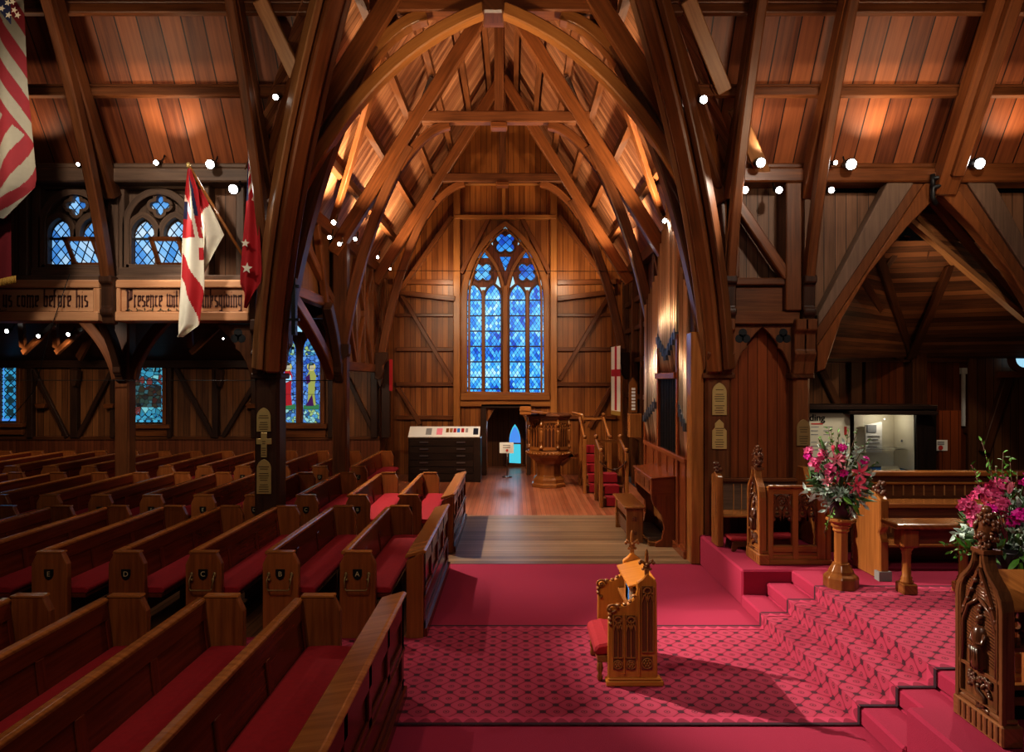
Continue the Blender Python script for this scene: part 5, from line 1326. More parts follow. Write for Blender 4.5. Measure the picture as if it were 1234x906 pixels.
m.build('print', 'grey_ink', pb); m = MB(); m.box(HX(978, 10.7), HX(992, 10.7), 10.716, 10.72, HZ(511.5, 10.7), HZ(510, 10.7)); m.box(HX(1018, 10.7), HX(1021, 10.7), 10.712, 10.72, HZ(524, 10.7), HZ(514, 10.7)); m.build('red_print', 'red_ink', pb)
m = MB(); m.box(xb+.12, xm_, 11.2, 11.24, HZ(568, 10.6), zt-.05); m.box(xm_-.012, xm_-.002, 10.64, 11.2, HZ(568, 10.6), zt-.05); m.build('cream_lining', 'cream', dc)
m = MB(); m.box(xb+.12, xm_, 10.66, 11.2, HZ(570, 10.6), HZ(569, 10.6)); m.build('blue_floor', 'blue_cloth', dc)
t = NT('case_glass'); t.set(Roughness=.03); t.b.inputs['Transmission Weight'].default_value = 1; t.b.inputs['IOR'].default_value = 1.1; t.col((.95, .97, .96)); M['case_glass'] = t.m
m = MB(); m.box(xb+.12, xm_, 10.60, 10.606, HZ(570, 10.6), zt-.03); m.build('glass_front', 'case_glass', dc)
def flat(name, pts, d, mat, label, cat, th=.01):
    m = MB(); m.prism([(HX(a, d), HZ(b, d)) for a, b in pts], XZ(d), 0, th); return single(name, m, mat, label, cat)
o = flat('information_sheet', [(1043, 512), (1063, 508), (1063, 545), (1043, 545)], 11.1, 'white_paper', 'printed sheet on the left inside the glass display case', 'sheet')
m = MB(); d = 11.09
for (a, b, y0, y1) in ((1045, 1056, 512, 521), (1046, 1060, 525, 526), (1046, 1058, 529, 530), (1046, 1060, 533, 534), (1046, 1057, 537, 538)): m.box(HX(a, d), HX(b, d), d-.004, d+.005, HZ(y1, d), HZ(y0, d))
m.build('print', 'grey_ink', o)
m = MB(); z = HZ(569, 10.9); m.poly([(HX(1058, 10.8), 10.72, z+.02), (HX(1084, 10.8), 10.72, z+.02), (HX(1086, 10.9), 11.0, z+.09), (HX(1066, 10.9), 11.0, z+.09)]); single('open_book', m, 'cream', 'pale open book lying at the bottom of the glass display case', 'book')
m = MB(); d = 10.95; c = HX(1091.5, d); z = HZ(534, d)
m.tube([(c, d, z-.14), (c, d, z+.1)], .014, 6); m.tube([(c-.06, d, z+.04), (c+.06, d, z+.04)], .014, 6); m.blob((c, d, z-.14), (.045, .03, .02), 8, 5)
for q in ((c-.06, z+.04), (c+.06, z+.04), (c, z+.11)): m.blob((q[0], d, q[1]), .022, 7, 5)
single('silver_cross', m, 'chrome', 'small silver altar cross inside the glass display case', 'cross')
m = MB(); m.box(HX(1040, 10.9), xm_, 10.8, 11.15, HZ(541, 10.9), HZ(540, 10.9)); m.build('glass_shelf', 'case_glass', dc)
o = flat('notice', [(1129, 530), (1142, 530), (1142, 543), (1129, 543)], 11.8, 'white_paper', 'small white notice with a red dot right of the display case', 'notice')
m = MB(); d = 11.79
for y in (532, 534.5): m.box(HX(1130, d), HX(1138, d), d-.003, d+.005, HZ(y+1.2, d), HZ(y, d))
m.build('print', 'grey_ink', o)
m = MB(); m.prism([(HX(1133.5, d)+.04*math.cos(a), HZ(539.5, d)+.04*math.sin(a)) for a in [i*PI/8 for i in range(16)]], XZ(d-.004), 0, .004); m.build('red_dot', 'red_ink', o)
m = MB(); m.box(HX(1124, 12), HX(1150, 12), 11.82, 11.9, 0, HZ(494, 12)); struct('wall_chapel', m, 'panel_red')

# ================================================================ ORGAN
XO = 2.52
org = thing('pipe_organ', 'pipe organ with three flats of bare metal pipes and a projecting console', 'organ', (2.6, 11.4, 0))
m = MB(); m.box(XO, 2.98, 9.95, 13.0, 0, 1.42); m.box(XO+.1, 2.98, 9.95, 13.0, 1.42, 3.0); m.build('case', 'organ_wood', org, bev=.01)
m = MB(); m.box(XO-.02, XO+.16, 9.62, 9.88, 0, HZ(205, 9.7)-2.3); m.build('corner_post', 'orange_wood' if False else 'oak', org, bev=.015)
m = MB()
for y in (10.42, 11.82, 13.0): m.box(XO-.04, XO+.12, y-.05, y+.05, 0, 3.3 if y < 12.9 else 3.0)
m.box(XO-.05, XO+.15, 9.9, 13.03, 1.38, 1.46); m.box(XO-.08, XO+.15, 10.42, 11.82, 2.62, 2.72); m.box(XO-.06, XO+.05, 9.9, 13.03, 0, .12)
for y in (9.96, 10.7, 11.2, 11.7, 12.3): m.box(XO-.02, XO, y, y+.06, .1, 1.4)
m.build('frame', 'organ_wood', org, bev=.01)
m = MB(); m.box(XO+.02, XO+.08, 10.5, 11.75, 1.46, 2.62); m.build('recess_dark', 'black', org)  # black sheet stands in for the dark hollow behind the slats
m = MB()
for i in range(14): y = 10.56+i*.088; m.box(XO+.0, XO+.02, y, y+.025, 1.46, 2.62)
m.build('grille_slats', 'iron', org)
def pipe(y, z0, z1, zm, r):
    x = XO+.02
    m = MB(); m.lathe([(.012, z0), (r, zm), (r, z1)], 10, (x, y, 0)); p = m.build('pipe', 'pipe_metal', org)
    m = MB(); m.prism([(y-r*.75, zm-.02), (y+r*.75, zm-.02), (y+r*.75, zm+.05), (y, zm+.15), (y-r*.75, zm+.05)], lambda u, v, t: (x-r-.008+t, u, v), 0, r*.5)
    for k in (-1, 1): m.box(x-r-.02, x, y+k*r*.95-.008, y+k*r*.95+.008, zm-.03, zm+.09)
    m.build('mouth', 'pipe_mouth', p)
for i in range(5): t = i/4; pipe(9.98+i*.095, 1.46, 3.98+.42*t, 1.88+.26*t, .040)
for i in range(9): t = 1-abs(i-4)/4; pipe(10.52+i*.152, 2.72, 4.72+.78*t, 3.25-.3*t, .066)
for i in range(6): t = i/5; pipe(11.95+i*.185, 1.46, 4.42-.4*t, 1.85+.28*(1-t), .078)
# console
con = MB()
xc0 = 2.14
m = MB(); m.prism([(xc0, .80), (XO, .80), (XO, 1.10), (xc0, 1.06)], lambda u, v, t: (u, t, v), 10.62, 12.1); m.build('console_case', 'organ_wood', org, bev=.012)
m = MB(); m.prism([(xc0-.02, 1.055), (XO, 1.095), (XO, 1.12), (xc0-.02, 1.085)], lambda u, v, t: (u, t, v), 10.58, 12.14); m.build('console_lid', 'organ_wood', org, bev=.008)
for y in (10.62, 12.04):
    m = MB(); m.prism([(xc0, .82), (XO, .82), (XO, 0), (2.2, 0), (2.2, .06), (2.30, .12), (2.34, .3), (2.30, .5), (2.18, .65), (xc0, .76)], lambda u, v, t: (u, t, v), y, y+.06); m.build('cheek', 'organ_wood', org, bev=.01)
m = MB()
for y in (10.9, 11.3, 11.7): m.box(xc0-.008, xc0, y-.13, y+.13, .86, 1.02)
m.build('console_panel', 'oak_dark', org)
m = MB(); m.box(2.12, 2.5, 10.68, 12.0, 0, .06); m.box(2.46, 2.5, 10.68, 12.0, .1, .8)
m.build('pedal_frame', 'oak', org)
m = MB()
for i in range(16): y = 10.8+i*.075; m.box(2.13, 2.42, y, y+.025, .07, .11)
m.build('pedals', 'beam_grey', org)
r = thing('organ_bench', 'oak organ bench in front of the organ console', 'bench', (1.93, 11.5, 0))
m = MB(); m.box(1.76, 2.10, 10.84, 12.15, .55, .59); m.build('seat', 'oak', r, bev=.012)
for y in (10.9, 12.05):
    m = MB(); m.box(1.80, 2.07, y, y+.05, 0, .55); m.build('leg', 'oak', r, bev=.01)
m = MB(); m.box(1.82, 1.86, 10.95, 12.05, .38, .55); m.box(1.84, 1.87, 10.95, 12.05, .08, .30); m.box(1.9, 1.96, 10.86, 10.9, .36, .42); m.box(1.9, 1.96, 10.86, 10.9, .14, .2); m.build('stretcher', 'oak_dark', r, bev=.006)

# ================================================================ FAR END OF THE TRANSEPT
pul = thing('pulpit', 'octagonal carved oak pulpit on a stem, right of the doorway', 'pulpit', (.86, 16.8, 0))
PXc, PYc = .86, 16.8
m = MB(); m.lathe([(.44, 0), (.44, .08), (.40, .10), (.40, .16), (.40, .19), (.36, .24), (.34, .26)], 8, (PXc, PYc, 0), PI/8, False); m.build('foot', 'oak', pul, bev=.008)
m = MB(); m.lathe([(.34, .24), (.31, .30), (.31, .56), (.34, .60)], 8, (PXc, PYc, 0), PI/8, False); m.build('stem', 'oak', pul, bev=.006)
m = MB(); m.lathe([(.33, .58), (.37, .64), (.44, .69), (.51, .74), (.55, .80), (.55, .86), (.53, .90)], 8, (PXc, PYc, 0), PI/8, False)
for i in range(40): a = i*2*PI/40; m.blob((PXc+.54*math.cos(a), PYc+.54*math.sin(a), .83), (.035, .035, .035), 6, 4)
m.build('lower_moulding', 'oak', pul)
m = MB(); m.lathe([(.52, .88), (.50, .92), (.50, 1.66), (.53, 1.68)], 8, (PXc, PYc, 0), PI/8, False); dr = m.build('drum', 'oak', pul, bev=.006)
m = MB(); m.lathe([(.52, 1.64), (.55, 1.68), (.56, 1.71), (.60, 1.73), (.60, 1.76), (.57, 1.78)], 8, (PXc, PYc, 0), PI/8, False); m.build('rim', 'oak_dark', pul, bev=.006)
tr = MB(); pn = MB(); bs = MB()
for k in range(8):
    a = k*PI/4; ap = .50*math.cos(PI/8); n = V((math.cos(a), math.sin(a), 0)); u = V((-math.sin(a), math.cos(a), 0)); c = V((PXc, PYc, 0))+n*(ap+.006)
    def q(s_, z, o=0): return c+u*s_+V((0, 0, z))+n*o
    pn.quad(q(-.12, 1.0, .002), q(.12, 1.0, .002), q(.12, 1.58, .002), q(-.12, 1.58, .002))
    for s_ in (-.13, -.045, .045, .13): tr.bar([q(s_, .98, .012), q(s_, 1.5, .012)], n, .016, .02)
    for s_ in (-.088, 0, .088):
        tr.bar([q(s_-.04, 1.38, .012), q(s_-.02, 1.44, .012), q(s_, 1.46, .012), q(s_+.02, 1.44, .012), q(s_+.04, 1.38, .012)], n, .014, .02)
        tr.bar([q(s_-.04, 1.47, .012), q(s_, 1.57, .012), q(s_+.04, 1.47, .012)], n, .014, .02)
    tr.bar([q(-.14, 1.58, .012), q(.14, 1.58, .012)], n, .02, .025); tr.bar([q(-.14, .98, .012), q(.14, .98, .012)], n, .02, .025)
    bs.bar([q(-.16, .945, .02), q(.16, .945, .02)], n, .05, .04)
    e = V((PXc+.52*math.cos(a+PI/8), PYc+.52*math.sin(a+PI/8), 0))
    fg = MB(); fg.lathe([(.05, .95), (.05, 1.0), (.025, 1.02), (.025, 1.1), (.04, 1.12), (.05, 1.15), (.035, 1.28), (.045, 1.36), (.03, 1.40)], 8, e); fg.blob(e+V((0, 0, 1.43)), (.03, .03, .036), 8, 5); fg.lathe([(.05, 1.5), (.04, 1.54), (.015, 1.66)], 6, e); fg.build('corner_figure', 'oak', dr)
pn.build('panel', 'oak_dark', dr); tr.build('tracery', 'oak', dr); bs.build('band', 'oak', dr)
m = MB(); bx = HX(634, 16.2); m.prism([(bx-.16, 1.86), (bx+.5, 1.80), (bx+.5, 1.83), (bx-.16, 1.90)], XZ(16.1), 0, .5); m.box(bx-.15, bx+.12, 16.1, 16.14, 1.78, 1.98); m.tube([(bx+.3, 16.4, 1.6), (bx+.3, 16.4, 1.82)], .03, 6); m.build('book_rest', 'oak', pul, bev=.01)
m = MB(); m.tube([W(690, 497, 16.6), W(702, 500, 16.4), W(704, 510, 16.4)], .03, 6); m.box(HX(684, 16.9), HX(708, 16.9), 16.85, 16.9, .70, .78); m.bar([W(676, 560, 16.9), W(690, 548, 16.9)], (0, 1, 0), .1, .1); m.build('bridge', 'oak', pul)
def stairs(label, x0, x1, y0, n, go, ris, post_h, rail_rise):
    r = thing('stair_flight', label, 'stairs', ((x0+x1)/2, y0, 0))
    for i in range(n):
        m = MB(); m.box(x0, x1, y0+i*go, y0+n*go+.02, i*ris, (i+1)*ris-.03); m.box(x0-.02, x1+.02, y0+i*go-.03, y0+n*go+.02, (i+1)*ris-.05, (i+1)*ris-.02); st = m.build('step', 'beam_mid', r)
        m = MB(); m.box(x0+.06, x1-.06, y0+i*go-.035, y0+n*go+.02, (i+1)*ris-.022, (i+1)*ris); m.box(x0+.06, x1-.06, y0+i*go-.04, y0+i*go-.01, i*ris+.03, (i+1)*ris-.01); m.build('tread_carpet', 'velvet', st)
    for x in (x0-.05, x1+.05):
        for yy, b in ((y0-.05, 0), (y0+n*go-.05, n*ris)):
            m = MB(); m.box(x-.035, x+.035, yy-.035, yy+.035, 0, post_h+b*rail_rise); p = m.build('newel', 'oak', r, bev=.008)
            m = MB(); m.blob((x, yy, post_h+b*rail_rise+.05), .05, 8, 6); m.build('knob', 'oak', p)
        m = MB(); m.bar([(x, y0-.05, post_h-.03), (x, y0+n*go-.05, post_h+n*ris*rail_rise-.03)], (1, 0, 0), .06, .05)
        for t in (.3, .65): yy = y0-.05+(n*go)*t; m.box(x-.018, x+.018, yy-.018, yy+.018, t*n*ris, post_h+t*n*ris*rail_rise)
        m.build('handrail', 'oak', r, bev=.008)
    m = MB(); m.bar([(x0-.05, y0+n*go-.05, post_h+n*ris*rail_rise-.05), (x1+.05, y0+n*go-.05, post_h+n*ris*rail_rise-.05)], (0, 1, 0), .05, .05); m.build('cross_rail', 'oak', r)
    return r
s1 = stairs('short carpeted stair with oak newels nearest the organ console', HX(727, 14), HX(752, 14), 14.0, 3, .28, .2, 1.12, .35)
s2 = stairs('carpeted pulpit stair behind the shorter stair', HX(706, 15.9), HX(731, 15.9), 15.7, 5, .24, .2, 1.25, .45)
m = MB(); m.tube(bez((HX(722, 14), 13.9, .95), (HX(738, 14), 13.9, .6), (HX(754, 14), 13.9, .95), 10), .015, 6); m.build('barrier_rope', 'oak_dark', s1)
# plan chest with slanting display panel
d = 17.4
x0, x1 = HX(492, d), HX(579, d); zc = HZ(528, d)
r = thing('plan_chest', 'wide dark wooden plan chest of six drawers against the end wall', 'chest', ((x0+x1)/2, d+.4, 0))
m = MB(); m.box(x0, x1, d, d+.8, 0, zc); m.build('carcass', 'cabinet_wood', r, bev=.01)
for i in range(6):
    z0 = .05+i*(zc-.08)/6; z1 = z0+(zc-.08)/6-.015
    m = MB(); m.box(x0+.03, x1-.18, d-.02, d+.01, z0, z1); dr = m.build('drawer', 'cabinet_wood', r, bev=.006)
    for px in (511, 555.5):
        m = MB(); xx = HX(px, d); m.box(xx-.11, xx+.11, d-.05, d-.02, (z0+z1)/2+.01, (z0+z1)/2+.04); m.build('pull', 'steel', dr)
f = lambda u, v, t: (u, d-.02+v*.35-t*.5, zc+.02+v*.24+t)
r = thing('picture_display', 'slanting white display panel with a row of small pictures on top of the plan chest', 'display panel', ((x0+x1)/2, d+.2, zc))
m = MB(); m.prism([(x0+.0, 0), (x1-.02, 0), (x1-.02, 1), (x0, 1)], f, 0, .02); bd = m.build('panel', 'white_paper', r)
for i, (px, w, mat) in enumerate(((516, 7, 'grey_ink'), (529, 7, 'lily_pale'), (538.5, 3.5, 'oak'), (543, 3.5, 'beam_light'), (547.5, 3.5, 'flag_red'), (552, 3.5, 'blue_cloth'), (557, 3.5, 'flag_red'), (562, 3, 'grey_ink'), (573, 6, 'iron'))):
    m = MB(); a = HX(px-w/2, d); b = HX(px+w/2, d); m.prism([(a, .42 if w < 5 else .2), (b, .42 if w < 5 else .2), (b, .8), (a, .8)], f, .02, .024); m.build('picture', mat, bd)
# notice on a stand in the doorway
r = thing('notice_stand', 'white notice on a thin floor stand in the doorway', 'notice stand', (HX(611, 18.3), 18.3, 0))
m = MB(); m.tube([(HX(611, 18.3), 18.32, 0), (HX(611, 18.3), 18.32, HZ(540, 18.3))], .014, 6); m.lathe([(.13, 0), (.13, .02), (.02, .03)], 12, (HX(611, 18.3), 18.32, 0)); m.build('stand', 'steel', r)
m = MB(); m.box(HX(602, 18.3), HX(619, 18.3), 18.29, 18.31, HZ(546, 18.3), HZ(533, 18.3)); n_ = m.build('notice', 'white_paper', r)
m = MB()
for y in (536, 538.5): m.box(HX(606, 18.3), HX(615, 18.3), 18.284, 18.29, HZ(y+1, 18.3), HZ(y, 18.3))
m.build('print', 'grey_ink', n_); m = MB(); m.prism([(HX(611, 18.3)+.035*math.cos(a), HZ(542.6, 18.3)+.035*math.sin(a)) for a in [i*PI/6 for i in range(12)]], XZ(18.285), 0, .005); m.build('red_dot', 'red_ink', n_)
# banners
r = thing('banner', 'white banner with a red cross hanging on the right transept wall', 'banner', (HX(741, 17), 17, HZ(500, 17)))
A_, B_ = W(736.5, 0, 17.3), W(747.5, 0, 16.6)
f = lambda u, v, t: (A_.x+(B_.x-A_.x)*u, A_.y+(B_.y-A_.y)*u-t, HZ(500, 17)+(HZ(417, 17)-HZ(500, 17))*v)
m = MB(); m.prism([(0, .0), (1, .0), (1, 1), (0, 1)], f, 0, .01); m.build('cloth', 'flag_white', r)
m = MB(); m.prism([(.38, .07), (.62, .07), (.62, 1), (.38, 1)], f, .01, .014); m.prism([(0, .56), (1, .56), (1, .66), (0, .66)], f, .01, .014); m.build('red_cross', 'flag_red', r)
m = MB(); m.prism([(0, 0), (1, 0), (1, .06), (0, .06)], f, .01, .016); m.build('fringe', 'gold_fringe', r)
m = MB(); m.tube([f(-.1, 1, 0), f(1.1, 1, 0)], .015, 6); m.build('rod', 'oak', r)
m = MB(); m.prism([(HX(469, 17.4), HZ(471, 17.4)), (HX(473, 17.4), HZ(471, 17.4)), (HX(473, 17.4), HZ(433, 17.4)), (HX(469, 17.4), HZ(433, 17.4))], XZ(17.4), 0, .02); single('pennant', m, 'flag_red', 'narrow red hanging strip on the left corner post of the transept', 'banner')
# hymn board on the far side of the organ
r = thing('hymn_board', 'narrow wooden hymn board with white number slips between organ and stairs', 'hymn board', (2.4, 13.6, 1.9))
xh0, xh1 = HX(758, 13.6), HX(768, 13.6)
m = MB(); m.prism([(xh0, HZ(497, 13.6)), (xh1, HZ(497, 13.6)), (xh1, HZ(462, 13.6)), ((xh0+xh1)/2, HZ(454, 13.6)), (xh0, HZ(462, 13.6))], XZ(13.6), 0, .04); b = m.build('board', 'oak', r)
m = MB()
for i in range(7): z = HZ(494-i*4, 13.6); m.box(HX(761, 13.6), HX(765.5, 13.6), 13.59, 13.6, z, z+.045)
m.build('number_slip', 'white_paper', b)
m = MB(); m.box(HX(757, 13.6), HX(772, 13.6), 13.45, 13.7, HZ(527, 13.6), HZ(498, 13.6)); single('wall_box', m, 'oak', 'small oak box fixed below the hymn board', 'box', None, .012)
# brass on the piers
def plaque(px0, px1, py0, py1, d, label, shape='gothic', mat='brass'):
    x0, x1, z0, z1 = HX(px0, d), HX(px1, d), HZ(py1, d), HZ(py0, d); c = (x0+x1)/2; w = (x1-x0)/2
    r = thing('memorial_plaque', label, 'plaque', (c, d, z0))
    if shape == 'gothic': pts = lancet(c, w, z0, z1-w*.95, z1)
    elif shape == 'ogee': pts = [(c-w, z0), (c+w, z0), (c+w, z1-.16), (c+w*.62, z1-.12), (c+w*.62, z1-.06), (c, z1), (c-w*.62, z1-.06), (c-w*.62, z1-.12), (c-w, z1-.16)]
    else:
        t = w*.38; zc = z1-(z1-z0)*.36
        pts = [(c-t, z0), (c+t, z0), (c+t, zc-t), (c+w, zc-t), (c+w, zc+t), (c+t, zc+t), (c+t, z1), (c-t, z1), (c-t, zc+t), (c-w, zc+t), (c-w, zc-t), (c-t, zc-t)]
    m = MB(); m.prism(pts, XZ(d-.012), 0, .012); p = m.build('plate', mat, r, bev=.003)
    m = MB(); n = int((z1-z0-.1)/.032)
    for i in range(n):
        z = z0+.03+i*.032; ww = w*(.72-.25*rf.random())*(.4 if shape == 'cross' else 1)
        if i % 5 != 4: m.box(c-ww, c+ww, d-.0145, d-.012, z, z+.009)
    m.build('engraving', 'engrave', p)
d = 9.69
plaque(309.5, 326.5, 491, 520, d, 'uppermost brass plaque with a pointed top on the left crossing pier')
plaque(309, 327.5, 521, 551, d, 'brass cross fixed between two plaques on the left crossing pier', 'cross')
plaque(309.5, 327, 553, 595, d, 'tallest brass plaque, lowest on the left crossing pier')
plaque(858, 875.5, 461, 500, 9.59, 'upper brass memorial plaque on the right crossing pier')
plaque(858, 875.5, 505, 541, 9.59, 'lower brass plaque with stepped top on the right crossing pier', 'ogee')
plaque(960, 976, 505, 537, 9.59, 'dull brass plaque with pointed top on the second chancel post', 'gothic', 'brass_dark')
m = MB(); m.box(HX(354, 9.6), HX(358.5, 9.6), 9.5, 9.6, HZ(404, 9.6), HZ(336, 9.6)); m.box(HX(350, 9.6), HX(362, 9.6), 9.52, 9.58, HZ(387, 9.6), HZ(384, 9.6)); m.box(HX(350, 9.6), HX(362, 9.6), 9.52, 9.58, HZ(347, 9.6), HZ(344, 9.6)); single('column_speaker', m, 'black', 'slim black column loudspeaker on the right side of the left crossing pier', 'speaker')
# wall brackets in the aisle
for px, l in ((49, 'small wooden wall bracket left of the first aisle post brace'), (131, 'small wooden wall bracket right of the aisle window post'), (303, 'small wooden wall bracket beside the left crossing pier')):
    x = HX(px, YW-.2); m = MB(); z = HZ(486, YW)
    m.prism([(x-.14, z), (x+.14, z), (x+.11, z-.12), (x-.11, z-.12)], XZ(YW-.24), 0, .2); single('wall_bracket', m, 'beam_mid', l, 'bracket', None, .01)
# ================================================================ FLAGS
def cloth(outline, cols, fn, d, folds, ph=0, amp=.06, nu=26, nv=60, name='cloth', root=None):
    """outline(v)->(left px,right px,py); fn(u,v)->colour index"""
    m = MB(); idx = {}
    for j in range(nv+1):
        v = j/nv; l, r_, py = outline(v)
        for i in range(nu+1):
            u = i/nu; px = l+(r_-l)*u
            dd = d+amp*math.sin(u*folds*2*PI+ph+v*1.3)*(.4+.6*v)
            m.v.append(W(px, py+ (0 if True else 0), d)+V((0, dd-d, 0)))
    for j in range(nv):
        for i in range(nu):
            m.cur = fn((i+.5)/nu, (j+.5)/nv); m.sm = True
            a = j*(nu+1)+i; m.face((a, a+1, a+nu+2, a+nu+1), [(0, 0)]*4)
    return m.build(name, cols, root)
def lerpP(pts, v):
    for (v0, *a), (v1, *b) in zip(pts, pts[1:]):
        if v <= v1: t = (v-v0)/(v1-v0); return [x+(y-x)*t for x, y in zip(a, b)]
    return pts[-1][1:]
root = thing('flag', 'large stars and stripes flag hanging at the left edge of the photo', 'flag', W(0, 260, 8.0))
def usfn(u, v):
    px = -62+(44+62)*u; py = -90+v*350
    if py < 24+(px-22)*1.1+ (0) and px > -40 and px < 28+ (py)*.0 and py < 30: return 2
    q = py-1.55*px if py < 128+px*1.0 else (py+1.35*px)-2*0
    return 0 if (q % 52) < 27 else 1
us = cloth(lambda v: lerpP([(0, -62, 22, -90), (.28, -62, 27, 8), (.55, -62, 31, 102), (.87, -62, 42, 214), (.90, -60, 40, 225), (1, -58, 4, 262)], v), ['shaded_red', 'shaded_white', 'flag_blue'], usfn, 8.0, 2.2, 0, .05, 120, 260, 'striped_cloth', root)
m = MB()
for (px, py) in ((9, 3), (17, 12), (21, 18), (2, 10), (10, 18), (15, 2), (3, -6)):
    c = W(px, py, 7.88); m.prism([(c.x+(.04 if i % 2 == 0 else .017)*math.sin(i*PI/5+.3), c.z+(.04 if i % 2 == 0 else .017)*math.cos(i*PI/5+.3)) for i in range(10)], XZ(c.y), 0, .004)
m.build('star', 'flag_white', us)
root = thing('flag', 'plain deep red flag with gold fringe below the stars and stripes', 'flag', W(0, 345, 8.2))
cl = cloth(lambda v: lerpP([(0, -60, 14, 200), (.8, -60, 17, 330), (1, -60, 18, 338)], v), ['shaded_red', 'gold_fringe'], lambda u, v: 0, 8.25, 1.5, .6, .05, 20, 20, 'red_cloth', root)
m = MB()
for i in range(40): px = -58+i*1.95; m.tube([W(px, 336-px*.22, 8.2), W(px+.3, 345-px*.22, 8.2)], .012, 4)
m.build('fringe', 'gold_fringe', root)
# white ensign
root = thing('flag', 'white ensign with broad red bars drooping from a slanting pole before the lettered board', 'flag', W(232, 400, 9.0))
def ens(u, v):
    if v < .43:          # folded union canton
        e = abs(u-(.30+1.0*v))
        if e < .07: return 1
        if e < .24 and u > .30+v: return 2 if v < .30 else 0
        if u < .2 and .22 < v < .32: return 2
        if abs(v-.20-u*.2) < .022: return 1
        return 0
    if v < .45: return 1
    if u > .78 and .49 < v < .57: return 0
    return 0 if abs(v-(.60+.27*u)) < .085 and u > .03 else 1
cloth(lambda v: lerpP([(0, 226, 229, 203), (.15, 223, 238, 228), (.42, 219, 244, 285), (.75, 216, 246, 345), (.95, 213, 240, 392), (1, 213, 220, 406)], v), ['flag_red', 'flag_white', 'flag_blue'], ens, 9.0, 1.3, 0, .05, 40, 110, 'ensign_cloth', root)
cloth(lambda v: lerpP([(0, 238, 242, 228), (.3, 240, 257, 255), (.6, 241, 270, 283), (.8, 243, 258, 305), (1, 243, 246, 328)], v), ['flag_red', 'flag_white', 'flag_blue'], lambda u, v: (0 if v < .34-u*.15 else 1), 9.12, 1.2, 1, .04, 24, 50, 'ensign_fold', root)
def pole(a, b, label, r=.02, mat='oak'):
    rt = thing('flag_pole', label, 'flag pole', b); m = MB(); m.tube([a, b], r, 8); m.build('staff', mat, rt)
    m = MB(); m.blob(a, (.03, .03, .04), 8, 6); m.build('finial', 'brass', rt)
pole(W(227, 199, 9.05), W(318, 350, 9.5), 'wooden pole of the white ensign, slanting up from the left crossing pier')
# red ensign with stars
root = thing('flag', 'red ensign with white stars hanging in folds beside the left crossing pier', 'flag', W(300, 370, 9.2))
def red(u, v):
    if v < .36: return (2 if u < .35 else 1 if (v*11+u*2) % 1 < .38 else 0)
    return 0
cloth(lambda v: lerpP([(0, 299, 302, 170), (.25, 297, 306, 218), (.40, 295, 311, 250), (.62, 291, 315, 292), (.78, 288, 317, 330), (.86, 288, 315, 342), (.92, 293, 308, 352), (1, 295, 297, 371)], v), ['flag_red', 'flag_white', 'flag_blue'], red, 9.25, 1.4, .8, .05, 36, 100, 'ensign_cloth', root)
for (px, py, s_) in ((295.5, 293, .062), (297.5, 323, .078)):
    m = MB(); c = W(px, py, 9.13); m.prism([(c.x+(s_ if i % 2 == 0 else s_*.42)*math.sin(i*PI/5+.1), c.z+(s_ if i % 2 == 0 else s_*.42)*math.cos(i*PI/5+.1)) for i in range(10)], XZ(c.y), 0, .004); m.build('star', 'flag_white', root)
pole(W(300, 158, 9.25), W(322, 360, 9.52), 'slim pole of the red ensign standing beside the left crossing pier', .012, 'oak_dark')
pole(W(-40, -90, 8.1), W(-55, 240, 8.6), 'pole of the stars and stripes flag, mostly outside the left edge', .02)
